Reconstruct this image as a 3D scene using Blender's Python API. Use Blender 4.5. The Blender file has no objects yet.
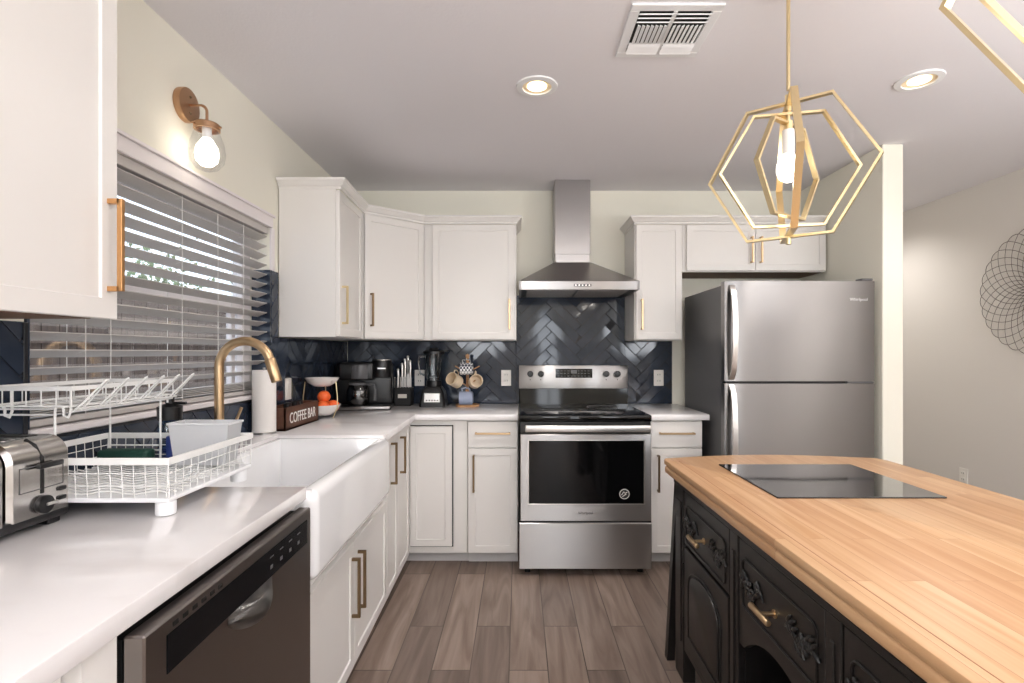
import bpy, bmesh, math, random
from mathutils import Vector, Matrix
R = math.radians; PI = math.pi
rnd = random.Random(7)
scene = bpy.context.scene
col = scene.collection

# ------------------------------------------------------------ camera
CH = 1.285; F = 525.0
cd = bpy.data.cameras.new('camera'); cam = bpy.data.objects.new('camera', cd); col.objects.link(cam)
cam.location = (0, 0, CH); cam.rotation_euler = (R(90), 0, 0)
cd.sensor_width = 36; cd.lens = F/1024*36; cd.clip_start = .02
cd.shift_x = -7/1024; cd.shift_y = 10.5/1024
scene.camera = cam
# ------------------------------------------------------------ world and daylight
w = bpy.data.worlds.new('sky'); scene.world = w; w.use_nodes = True
bg = w.node_tree.nodes['Background']
bg.inputs[0].default_value = (.78, .88, 1, 1); bg.inputs[1].default_value = 3.0
scene.view_settings.view_transform = 'Standard'; scene.view_settings.look = 'None'
scene.view_settings.gamma = 1; scene.view_settings.use_curve_mapping = False
scene.view_settings.exposure = 0.03

def area(name, loc, rot, sx, sy, power, colr=(1, 1, 1)):
    l = bpy.data.lights.new(name, 'AREA'); l.shape = 'RECTANGLE'; l.size = sx; l.size_y = sy
    l.energy = power; l.color = colr
    o = bpy.data.objects.new(name, l); col.objects.link(o); o.location = loc; o.rotation_euler = rot
    return o
# area lights added as daylight at unseen rear openings, tilted up for the ceiling
area('daylight_rear_window', (-.72, -3.42, 1.65), (R(118), 0, 0), .8, .9, 20, (.97, .98, 1))
area('daylight_rear_door', (.6, -3.42, 1.15), (R(110), 0, 0), .45, 2.0, 16, (.97, .98, 1))
area('daylight_dining_window', (2.55, -3.42, 1.65), (R(118), 0, 0), 1.0, .9, 28, (.97, .98, 1))

# two unseen up-facing fill lights added to brighten the ceiling; invented stands come later
UPLIGHTS = ((.5, -1.5, 1.42), (2.55, .3, 1.42))
area('ceiling_fill', UPLIGHTS[0], (R(180), 0, 0), .42, .42, 95, (1, .985, .97))
area('ceiling_fill', UPLIGHTS[1], (R(180), 0, 0), .42, .42, 58, (1, .985, .97))

# ------------------------------------------------------------ materials
def lin(c):
    return tuple(((v/255)/12.92 if v/255 <= .04045 else ((v/255+.055)/1.055)**2.4) for v in c)+(1,)
MATS = {}
def mat(name, rgb, rough=.5, metal=0, spec=None, bump=None, coat=0, emit=None, var=None):
    m = bpy.data.materials.new(name); m.use_nodes = True; MATS[name] = m
    nt = m.node_tree; b = nt.nodes['Principled BSDF']
    b.inputs['Base Color'].default_value = lin(rgb); b.inputs['Roughness'].default_value = rough
    b.inputs['Metallic'].default_value = metal
    if spec is not None: b.inputs['Specular IOR Level'].default_value = spec
    if coat: b.inputs['Coat Weight'].default_value = coat; b.inputs['Coat Roughness'].default_value = .05
    if emit:
        b.inputs['Emission Color'].default_value = lin(emit[0]); b.inputs['Emission Strength'].default_value = emit[1]
    tc = nt.nodes.new('ShaderNodeTexCoord')
    def noise(scale, vec=(1, 1, 1), detail=3):
        mp = nt.nodes.new('ShaderNodeMapping'); mp.inputs['Scale'].default_value = vec
        n = nt.nodes.new('ShaderNodeTexNoise'); n.inputs['Scale'].default_value = scale; n.inputs['Detail'].default_value = detail
        nt.links.new(tc.outputs['Object'], mp.inputs[0]); nt.links.new(mp.outputs[0], n.inputs['Vector'])
        return n
    if bump:
        n = noise(bump[0], bump[2] if len(bump) > 2 else (1, 1, 1))
        bn = nt.nodes.new('ShaderNodeBump'); bn.inputs['Strength'].default_value = bump[1]; bn.inputs['Distance'].default_value = .002
        nt.links.new(n.outputs['Fac'], bn.inputs['Height']); nt.links.new(bn.outputs[0], b.inputs['Normal'])
    if var:     # (rgb2, scale, vec, lo, hi)
        n = noise(var[1], var[2], 5); cr = nt.nodes.new('ShaderNodeValToRGB')
        cr.color_ramp.elements[0].position = var[3]; cr.color_ramp.elements[1].position = var[4]
        cr.color_ramp.elements[0].color = lin(rgb); cr.color_ramp.elements[1].color = lin(var[0])
        nt.links.new(n.outputs['Fac'], cr.inputs[0]); nt.links.new(cr.outputs[0], b.inputs['Base Color'])
    return m
def see_through(name, tint, gloss=.12, rough=.02):
    m = bpy.data.materials.new(name); m.use_nodes = True; nt = m.node_tree; nt.nodes.clear(); MATS[name] = m
    o = nt.nodes.new('ShaderNodeOutputMaterial'); mx = nt.nodes.new('ShaderNodeMixShader')
    t = nt.nodes.new('ShaderNodeBsdfTransparent'); t.inputs[0].default_value = lin(tint)
    g = nt.nodes.new('ShaderNodeBsdfGlossy'); g.inputs['Roughness'].default_value = rough
    lw = nt.nodes.new('ShaderNodeLayerWeight'); lw.inputs[0].default_value = .3
    mm = nt.nodes.new('ShaderNodeMath'); mm.operation = 'MULTIPLY_ADD'; mm.inputs[1].default_value = .5; mm.inputs[2].default_value = gloss*.4
    nt.links.new(lw.outputs['Facing'], mm.inputs[0]); nt.links.new(mm.outputs[0], mx.inputs[0])
    nt.links.new(t.outputs[0], mx.inputs[1]); nt.links.new(g.outputs[0], mx.inputs[2]); nt.links.new(mx.outputs[0], o.inputs[0])
    return m
def planks(name, c1, c2, mortar, width, row, msize, rough, grain, gs, off=(0, 0), bump=.3, bias=0):
    m = bpy.data.materials.new(name); m.use_nodes = True; MATS[name] = m
    nt = m.node_tree; b = nt.nodes['Principled BSDF']; N = nt.nodes.new; L = nt.links.new
    tc = N('ShaderNodeTexCoord'); sp = N('ShaderNodeSeparateXYZ'); cb = N('ShaderNodeCombineXYZ')
    L(tc.outputs['Object'], sp.inputs[0]); L(sp.outputs['Y'], cb.inputs['X']); L(sp.outputs['X'], cb.inputs['Y'])
    mp = N('ShaderNodeMapping'); mp.inputs['Location'].default_value = (off[0], off[1], 0); L(cb.outputs[0], mp.inputs[0])
    bt = N('ShaderNodeTexBrick'); bt.inputs['Scale'].default_value = 1; bt.inputs['Brick Width'].default_value = width
    bt.inputs['Row Height'].default_value = row; bt.inputs['Mortar Size'].default_value = msize
    bt.inputs['Mortar Smooth'].default_value = 0; bt.offset = .37; bt.offset_frequency = 2; bt.inputs['Bias'].default_value = bias
    bt.inputs['Color1'].default_value = lin(c1); bt.inputs['Color2'].default_value = lin(c2); bt.inputs['Mortar'].default_value = lin(mortar)
    L(mp.outputs[0], bt.inputs['Vector'])
    # brick id drives the grain offset, so no two boards share their figure
    bw = N('ShaderNodeRGBToBW'); L(bt.outputs['Color'], bw.inputs[0])
    ml = N('ShaderNodeMath'); ml.operation = 'MULTIPLY'; ml.inputs[1].default_value = 60; L(bw.outputs[0], ml.inputs[0])
    c3 = N('ShaderNodeCombineXYZ'); L(ml.outputs[0], c3.inputs['Z']); ad = N('ShaderNodeVectorMath'); ad.operation = 'ADD'
    m2 = N('ShaderNodeMapping'); m2.inputs['Scale'].default_value = gs; L(mp.outputs[0], m2.inputs[0])
    L(m2.outputs[0], ad.inputs[0]); L(c3.outputs[0], ad.inputs[1])
    n = N('ShaderNodeTexNoise'); n.inputs['Scale'].default_value = 1; n.inputs['Detail'].default_value = 6; n.inputs['Distortion'].default_value = 1.2
    L(ad.outputs[0], n.inputs['Vector'])
    cr = N('ShaderNodeValToRGB'); cr.color_ramp.elements[0].position = .3; cr.color_ramp.elements[1].position = .72
    cr.color_ramp.elements[0].color = lin(grain); cr.color_ramp.elements[1].color = (1, 1, 1, 1); L(n.outputs['Fac'], cr.inputs[0])
    mx = N('ShaderNodeMixRGB'); mx.blend_type = 'MULTIPLY'; mx.inputs[0].default_value = 1
    L(bt.outputs['Color'], mx.inputs[1]); L(cr.outputs[0], mx.inputs[2]); L(mx.outputs[0], b.inputs['Base Color'])
    b.inputs['Roughness'].default_value = rough
    bn = N('ShaderNodeBump'); bn.inputs['Strength'].default_value = bump; bn.inputs['Distance'].default_value = .001; bn.invert = True
    L(bt.outputs['Fac'], bn.inputs['Height']); L(bn.outputs[0], b.inputs['Normal'])
    return m
mat('wall', (240, 237, 224), .85, bump=(160, .25))
mat('ceiling', (234, 232, 236), .9, bump=(90, .35))
mat('wall_grey', (226, 221, 216), .85, bump=(160, .25))
mat('cabinet', (234, 231, 227), .38, bump=(12, .02))
mat('kick', (205, 203, 202), .6)
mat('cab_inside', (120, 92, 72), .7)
mat('trim', (236, 230, 230), .5)
mat('quartz', (243, 240, 240), .16, coat=.3, var=((222, 216, 214), 2.2, (1, 2.5, 1), .52, .75))
mat('ceramic', (246, 246, 247), .12, coat=.5)
mat('tile', (38, 46, 60), .07, spec=.4, bump=(9, .12), var=((56, 64, 78), 6, (1, 1, 1), .35, .7))
mat('grout', (20, 23, 30), .7)
mat('tile_edge', (26, 28, 34), .35)
mat('steel', (172, 170, 169), .32, 1, bump=(60, .05, (.03, .03, 6)))
mat('steel_bright', (222, 219, 216), .3, 1)
mat('steel_door', (146, 144, 143), .3, 1, bump=(60, .05, (.02, .02, 6)))
mat('hood_steel', (174, 171, 170), .28, 1, bump=(7, .15, (3, 3, 1)))
mat('dark_steel', (136, 130, 127), .34, 1, bump=(60, .05, (.05, .03, 6)))
for n_ in ('steel', 'steel_door'):       # horizontal brushing
    nt = MATS[n_].node_tree; b_ = nt.nodes['Principled BSDF']; b_.inputs['Anisotropic'].default_value = .95; b_.inputs['Anisotropic Rotation'].default_value = .25
    tg = nt.nodes.new('ShaderNodeTangent'); tg.direction_type = 'RADIAL'; tg.axis = 'Z'; nt.links.new(tg.outputs[0], b_.inputs['Tangent'])
mat('toaster_steel', (206, 202, 198), .2, 1)
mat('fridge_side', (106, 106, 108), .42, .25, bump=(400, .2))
mat('black_glass', (7, 7, 8), .06, spec=.3)
mat('induction_glass', (22, 22, 24), .06, coat=.6)
mat('oven_glass', (9, 9, 10), .06, spec=.35)
mat('black_plastic', (18, 18, 20), .3)
mat('black_matte', (16, 16, 17), .6)
mat('grey_plastic', (92, 92, 94), .4)
mat('panel_black', (12, 13, 16), .25, spec=.1)
mat('brass', (206, 176, 138), .34, 1)
mat('aged_brass', (142, 120, 92), .38, 1)
mat('warm_brass', (206, 158, 108), .34, 1)
mat('gold', (228, 208, 164), .28, 1)
mat('sconce_brass', (190, 152, 120), .34, 1)
mat('white_plastic', (240, 241, 243), .35)
m = mat('milky_plastic', (250, 251, 253), .35); m.node_tree.nodes['Principled BSDF'].inputs['Transmission Weight'].default_value = .35
mat('white_wire', (238, 238, 236), .35)
mat('paper', (240, 236, 232), .9, bump=(120, .3))
mat('slat', (196, 191, 187), .5, bump=(30, .15, (.1, 2, 2)))
mat('cord', (232, 230, 226), .7)
mat('outlet', (240, 236, 230), .35)
mat('slot', (60, 58, 56), .5)
mat('island_black', (21, 19, 19), .36, bump=(18, .12, (1, 1, 3)))
mat('carving_black', (24, 23, 24), .3)
mat('walnut', (98, 62, 44), .55, var=((74, 44, 32), 9, (6, 1, 6), .35, .7))
mat('seam_wood', (160, 108, 74), .6)
mat('lettering', (244, 242, 238), .6)
mat('orange', (250, 112, 52), .5, bump=(140, .35))
mat('marble', (244, 240, 236), .2, var=((150, 140, 134), 7, (1, 1, 2), .58, .66))
mat('pale_wood', (206, 160, 116), .55, var=((176, 128, 86), 20, (1, 1, 8), .4, .7))
mat('mug_cream', (226, 206, 178), .35)
mat('mug_white', (232, 228, 224), .3)
mat('mug_blue', (150, 160, 184), .35)
mat('green_cloth', (14, 60, 50), .7)
mat('blue_plastic', (44, 62, 128), .35)
mat('aqua', (60, 190, 170), .5)
mat('fence', (104, 86, 74), .85, var=((74, 58, 50), 5, (1, 8, .4), .35, .7))
mat('ground', (120, 108, 90), .95, bump=(30, .5))
mat('bush', (96, 122, 78), .9)
mat('art_wire', (96, 84, 78), .4, .7)
mat('vent_dark', (40, 38, 38), .8)
mat('can_inside', (250, 232, 200), .6)
mat('bulb', (255, 248, 238), .4, emit=((255, 246, 234), 4))
mat('bulb_sconce', (255, 244, 226), .4, emit=((255, 244, 226), 6))
mat('can_lens', (255, 240, 215), .4, emit=((255, 236, 200), 5))
mat('badge', (220, 220, 222), .3, .6)
mat('label_pale', (214, 208, 198), .4, .4)
see_through('clear_glass', (250, 251, 252)); see_through('jar_glass', (190, 200, 205), .4)
see_through('carafe_glass', (70, 70, 72), .3); see_through('bottle_glass', (140, 175, 205), .2)
planks('floor_planks', (172, 153, 140), (124, 108, 98), (96, 84, 76), .92, .157, .0022, .42, (190, 182, 178), (1.6, 16, 1), (.3, .04), .4)
planks('butcher_block', (216, 180, 141), (200, 158, 119), (176, 134, 98), .62, .052, .0006, .38, (226, 208, 190), (1.2, 22, 1), (.1, .01), .05, -.25)
# white mug with a dark dot pattern
m = mat('mug_dots', (240, 240, 240), .35); nt = m.node_tree
ck = nt.nodes.new('ShaderNodeTexChecker'); ck.inputs['Scale'].default_value = 65
ck.inputs['Color1'].default_value = lin((240, 240, 240)); ck.inputs['Color2'].default_value = lin((40, 44, 60))
tc = nt.nodes.new('ShaderNodeTexCoord'); mp = nt.nodes.new('ShaderNodeMapping'); mp.inputs['Rotation'].default_value = (0, R(45), 0)
nt.links.new(tc.outputs['Object'], mp.inputs[0]); nt.links.new(mp.outputs[0], ck.inputs['Vector'])
nt.links.new(ck.outputs[0], nt.nodes['Principled BSDF'].inputs['Base Color'])

# ------------------------------------------------------------ mesh building
MW = {}
def frame(origin, xdir, up=(0, 0, 1)):
    """local (u along xdir, v up, w outward)"""
    x = Vector(xdir).normalized(); u = Vector(up).normalized(); n = x.cross(u)
    return Matrix(((x.x, u.x, n.x, origin[0]), (x.y, u.y, n.y, origin[1]), (x.z, u.z, n.z, origin[2]), (0, 0, 0, 1)))
class MB:
    def __init__(s, M=None): s.bm = bmesh.new(); s.M = M or Matrix()
    def _tf(s, vs):
        for v in vs: v.co = s.M @ v.co
    def _merge(s, b):
        if s.M.determinant() < 0: bmesh.ops.reverse_faces(b, faces=b.faces)
        s._tf(b.verts); me = bpy.data.meshes.new('tmp'); b.to_mesh(me); b.free(); s.bm.from_mesh(me); bpy.data.meshes.remove(me)
    def box(s, x0, y0, z0, x1, y1, z1, bev=.0, seg=1, rot=None):
        b = bmesh.new(); x0, x1 = sorted((x0, x1)); y0, y1 = sorted((y0, y1)); z0, z1 = sorted((z0, z1))
        c = Vector(((x0+x1)/2, (y0+y1)/2, (z0+z1)/2))
        bmesh.ops.create_cube(b, size=1)
        for v in b.verts: v.co = Vector((v.co.x*(x1-x0), v.co.y*(y1-y0), v.co.z*(z1-z0)))
        if bev: bmesh.ops.bevel(b, geom=b.edges[:], offset=bev, segments=seg, profile=.5, affect='EDGES')
        for v in b.verts:
            if rot is not None: v.co = rot @ v.co
            v.co += c
        s._merge(b); return s
    def prism(s, pts, z0, z1, bev=0, seg=2):
        """polygon in the local xy plane (counter-clockwise), extruded along z"""
        b = bmesh.new(); vs = [b.verts.new((p[0], p[1], z0)) for p in pts]; f = b.faces.new(vs)
        r = bmesh.ops.extrude_face_region(b, geom=[f])
        for v in r['geom']:
            if isinstance(v, bmesh.types.BMVert): v.co.z = z1
        bmesh.ops.recalc_face_normals(b, faces=b.faces)
        if bev:
            es = [e for e in b.edges if len(e.link_faces) == 2 and e.calc_face_angle(0) > .6]
            bmesh.ops.bevel(b, geom=es, offset=bev, segments=seg, profile=.5, affect='EDGES')
        s._merge(b); return s
    def cyl(s, c, r, h, axis='z', n=24, r2=None, bev=0):
        b = bmesh.new(); bmesh.ops.create_cone(b, cap_ends=True, segments=n, radius1=r, radius2=r if r2 is None else r2, depth=h)
        if bev: bmesh.ops.bevel(b, geom=[e for e in b.edges if e.calc_face_angle(0) > .8], offset=bev, segments=2, profile=.5, affect='EDGES')
        rm = {'z': Matrix(), 'x': Matrix.Rotation(PI/2, 4, 'Y'), 'y': Matrix.Rotation(-PI/2, 4, 'X')}[axis] if isinstance(axis, str) else Vector((0, 0, 1)).rotation_difference(Vector(axis)).to_matrix().to_4x4()
        for v in b.verts: v.co = rm @ v.co + Vector(c)
        s._merge(b); return s
    def sph(s, c, r, sc=(1, 1, 1), n=16, rot=None):
        b = bmesh.new(); bmesh.ops.create_uvsphere(b, u_segments=n, v_segments=max(6, n//2+2), radius=r)
        for v in b.verts:
            v.co = Vector((v.co.x*sc[0], v.co.y*sc[1], v.co.z*sc[2]))
            if rot is not None: v.co = rot @ v.co
            v.co += Vector(c)
        s._merge(b); return s
    def lathe(s, prof, c=(0, 0, 0), n=28, closed=False):
        b = bmesh.new(); rings = []
        for r, z in prof:
            rings.append([b.verts.new((c[0]+max(r, 1e-5)*math.cos(2*PI*k/n), c[1]+max(r, 1e-5)*math.sin(2*PI*k/n), c[2]+z)) for k in range(n)])
        for i in range(len(rings)-1):
            for k in range(n): b.faces.new((rings[i][k], rings[i][(k+1) % n], rings[i+1][(k+1) % n], rings[i+1][k]))
        if closed: b.faces.new(rings[0][::-1]); b.faces.new(rings[-1])
        bmesh.ops.remove_doubles(b, verts=b.verts, dist=5e-5)
        bmesh.ops.recalc_face_normals(b, faces=b.faces); s._merge(b); return s
    def tube(s, pts, r, n=6, closed=False, rect=None, up=None):
        """round wire along points; rect=(width, thickness) makes a flat strap instead, width along `up`"""
        pts = [Vector(p) for p in pts]; b = bmesh.new(); rings = []; N = len(pts)
        prev = None
        for i, p in enumerate(pts):
            if closed: d0 = (p-pts[i-1]).normalized(); d1 = (pts[(i+1) % N]-p).normalized()
            else: d0 = (p-pts[i-1]).normalized() if i else (pts[1]-p).normalized(); d1 = (pts[i+1]-p).normalized() if i < N-1 else d0
            t = (d0+d1)
            t = t.normalized() if t.length > 1e-6 else d1
            k = min(1/max(.35, t.dot(d1)), 2.5)
            if rect:
                a = Vector(up).normalized(); side = t.cross(a).normalized()
                wv, tv = a*rect[0]/2, side*rect[1]/2*k
                ring = [p+wv+tv, p-wv+tv, p-wv-tv, p+wv-tv]
            else:
                if prev is None:
                    a = Vector((0, 0, 1)) if abs(t.z) < .9 else Vector((1, 0, 0)); prev = (a-t*a.dot(t)).normalized()
                else: prev = (prev-t*prev.dot(t)).normalized()
                q = t.cross(prev)
                ring = [p+(prev*math.cos(2*PI*j/n)+q*math.sin(2*PI*j/n))*r for j in range(n)]
            rings.append([b.verts.new(v) for v in ring])
        m_ = len(rings[0])
        for i in range(N if closed else N-1):
            A, B_ = rings[i], rings[(i+1) % N]
            for j in range(m_): b.faces.new((A[j], A[(j+1) % m_], B_[(j+1) % m_], B_[j]))
        if not closed: b.faces.new(rings[0][::-1]); b.faces.new(rings[-1])
        bmesh.ops.recalc_face_normals(b, faces=b.faces); s._merge(b); return s
    def sweep(s, path, prof, closed=False):
        """profile (outward offset, z) along an xy polyline; outward is to the right of travel"""
        P = [Vector((p[0], p[1])) for p in path]; b = bmesh.new(); rings = []
        for i, p in enumerate(P):
            d0 = (p-P[i-1]).normalized() if i else (P[1]-p).normalized()
            d1 = (P[i+1]-p).normalized() if i < len(P)-1 else d0
            n0 = Vector((d0.y, -d0.x)); n1 = Vector((d1.y, -d1.x)); m_ = (n0+n1).normalized(); k = 1/max(.3, m_.dot(n1))
            rings.append([b.verts.new((p.x+m_.x*o*k, p.y+m_.y*o*k, z)) for o, z in prof])
        n = len(prof)
        for i in range(len(P)-1):
            for j in range(n): b.faces.new((rings[i][j], rings[i][(j+1) % n], rings[i+1][(j+1) % n], rings[i+1][j]))
        b.faces.new(rings[0][::-1]); b.faces.new(rings[-1])
        bmesh.ops.recalc_face_normals(b, faces=b.faces); s._merge(b); return s
    def slab(s, u0, v0, u1, v1, w0, w1, rail=.0, depth=.006, bev=.0015):
        """door leaf in a frame's local space: front towards +w with a recessed shaker panel"""
        b = bmesh.new(); bmesh.ops.create_cube(b, size=1)
        for v in b.verts: v.co = Vector(((u0+u1)/2+v.co.x*(u1-u0), (v0+v1)/2+v.co.y*(v1-v0), (w0+w1)/2+v.co.z*(w1-w0)))
        bmesh.ops.bevel(b, geom=b.edges[:], offset=bev, segments=1, profile=.5, affect='EDGES')
        if rail:
            f = max((f for f in b.faces if f.normal.z > .9), key=lambda f: f.calc_area())
            bmesh.ops.inset_region(b, faces=[f], thickness=rail, depth=0)
            bmesh.ops.inset_region(b, faces=[f], thickness=.003, depth=-depth)
        s._merge(b); return s
    def build(s, name, mt, parent=None, local=False, smooth=True, label=None, cat=None, group=None, kind=None, origin=True):
        me = bpy.data.meshes.new(name); bm = s.bm
        if parent is not None:
            if not local: bm.transform(MW[parent.name].inverted())
            loc = None
        else:
            if origin and len(bm.verts):
                xs = [v.co.x for v in bm.verts]; ys = [v.co.y for v in bm.verts]; zs = [v.co.z for v in bm.verts]
                loc = Vector(((min(xs)+max(xs))/2, (min(ys)+max(ys))/2, min(zs))); bm.transform(Matrix.Translation(-loc))
            else: loc = Vector((0, 0, 0))
        if smooth:
            for f in bm.faces: f.smooth = True
        bm.to_mesh(me); bm.free()
        if smooth:
            try: me.set_sharp_from_angle(angle=R(35))
            except Exception: pass
        me.materials.append(MATS[mt]); o = bpy.data.objects.new(name, me); col.objects.link(o)
        if parent is not None: o.parent = parent; MW[o.name] = MW[parent.name]
        else: o.location = loc; MW[o.name] = Matrix.Translation(loc)
        tag(o, label, cat, group, kind); return o
def tag(o, label=None, cat=None, group=None, kind=None):
    if label: o['label'] = label
    if cat: o['category'] = cat
    if group: o['group'] = group
    if kind: o['kind'] = kind
    return o
def thing(name, label, cat, loc=(0, 0, 0), rz=0, group=None):
    o = bpy.data.objects.new(name, None); o.empty_display_size = .05; col.objects.link(o)
    o.location = loc; o.rotation_euler = (0, 0, rz); MW[o.name] = Matrix.Translation(loc) @ Matrix.Rotation(rz, 4, 'Z')
    return tag(o, label, cat, group)
def dup(root, loc, rz=0, label=None, name=None):
    c = root.copy(); col.objects.link(c); c.location = loc; c.rotation_euler = (0, 0, rz)
    MW[c.name] = Matrix.Translation(loc) @ Matrix.Rotation(rz, 4, 'Z')
    if label: c['label'] = label
    for ch in list(root.children):
        d = ch.copy(); col.objects.link(d); d.parent = c
        for g in list(ch.children):
            e = g.copy(); col.objects.link(e); e.parent = d
    return c
def struct(name, mb, mt, parent=None, smooth=False):
    return mb.build(name, mt, parent, smooth=smooth, kind='structure', origin=False)
def text(name, body, size, M, mt, parent, extrude=.0006, align='CENTER'):
    cu = bpy.data.curves.new(name, 'FONT'); cu.body = body; cu.size = size; cu.extrude = extrude; cu.align_x = align; cu.align_y = 'CENTER'
    t = bpy.data.objects.new(name+'_src', cu); col.objects.link(t)
    dg = bpy.context.evaluated_depsgraph_get(); me = bpy.data.meshes.new_from_object(t.evaluated_get(dg))
    bpy.data.objects.remove(t); mb = MB(); mb.bm.from_mesh(me); mb.bm.transform(M); bpy.data.meshes.remove(me)
    return mb.build(name, mt, parent, smooth=False)
def arc(c, r, a0, a1, n, ax=(1, 0, 0), ay=(0, 0, 1)):
    c, ax, ay = Vector(c), Vector(ax), Vector(ay)
    return [c+ax*r*math.cos(a0+(a1-a0)*i/n)+ay*r*math.sin(a0+(a1-a0)*i/n) for i in range(n+1)]

# ------------------------------------------------------------ the setting
WX, BY, RX, PX0, PX1 = -1.235, 3.763, 3.17, 2.02, 2.135     # left wall, back wall, right wall, partition
ZC = 2.44; CT = .914
WY0, WY1, WZ0, WZ1 = 1.31, 2.60, 1.08, 1.90                # kitchen window opening
struct('floor', MB().box(WX-.15, -3.6, -.06, RX+.15, 5.4, 0), 'floor_planks')
struct('ceiling', MB().box(WX-.15, -3.6, ZC, RX+.15, 5.4, ZC+.06), 'ceiling')
mb = MB(); T = .15
mb.box(WX-T, -3.6, 0, WX, WY0, ZC).box(WX-T, WY1, 0, WX, BY+.12, ZC).box(WX-T, WY0, 0, WX, WY1, WZ0).box(WX-T, WY0, WZ1, WX, WY1, ZC)
struct('wall_left', mb, 'wall')
struct('wall_back', MB().box(WX, BY, 0, PX1, BY+.12, ZC), 'wall')
struct('wall_partition', MB().box(PX0, 2.915, 0, PX1, 5.2, ZC, .004), 'wall')
struct('wall_right', MB().box(RX, -3.6, 0, RX+T, 5.4, ZC), 'wall_grey')
struct('wall_dining', MB().box(PX0, 5.2, 0, RX, 5.32, ZC), 'wall_grey')
mb = MB(); Y0, Y1 = -3.6, -3.46
for x0, x1, z0, z1 in ((WX, -1.12, 0, ZC), (-1.12, -.32, 0, 1.2), (-1.12, -.32, 2.1, ZC), (-.32, .375, 0, ZC), (.375, .825, 2.15, ZC), (.375, .825, 0, .15), (.825, 2.05, 0, ZC), (2.05, 3.05, 0, 1.2), (2.05, 3.05, 2.1, ZC), (3.05, RX, 0, ZC)):
    mb.box(x0, Y0, z0, x1, Y1, z1)
struct('wall_rear', mb, 'wall')
# kitchen window: casing above and beside, sill, frame, panes
mb = MB(); mb.box(WX, WY0-.06, WZ1, WX+.014, WY1+.012, WZ1+.062, .003).box(WX+.014, WY0-.06, WZ1+.05, WX+.024, WY1+.016, WZ1+.062, .002)
mb.box(WX, WY1-.002, 1.69, WX+.012, WY1+.03, WZ1, .002)
struct('trim_1', mb, 'trim')
GX = WX-.115
mb = MB(); f_ = .045
mb.box(GX-.03, WY0, WZ0, GX+.02, WY1, WZ0+f_, .003).box(GX-.03, WY0, WZ1-f_, GX+.02, WY1, WZ1, .003)
mb.box(GX-.03, WY0, WZ0, GX+.02, WY0+f_, WZ1, .003).box(GX-.03, WY1-.075, WZ0, GX+.02, WY1, WZ1, .003)
mb.box(GX-.02, WY0, 1.47, GX+.022, WY1, 1.515, .003)
mb.box(GX-.018, WY1-.15, WZ0+.04, GX+.008, WY1-.115, 1.48, .003)
win = struct('window_1', mb, 'trim')
MB().box(GX-.008, WY0+.03, WZ0+.03, GX-.004, WY1-.03, WZ1-.03).build('pane', 'clear_glass', win, smooth=False)
MB().box(GX+.02, WY0, WZ0-.012, WX+.018, WY1, WZ0+.008, .004).build('window_sill', 'trim', win, smooth=False)

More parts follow.
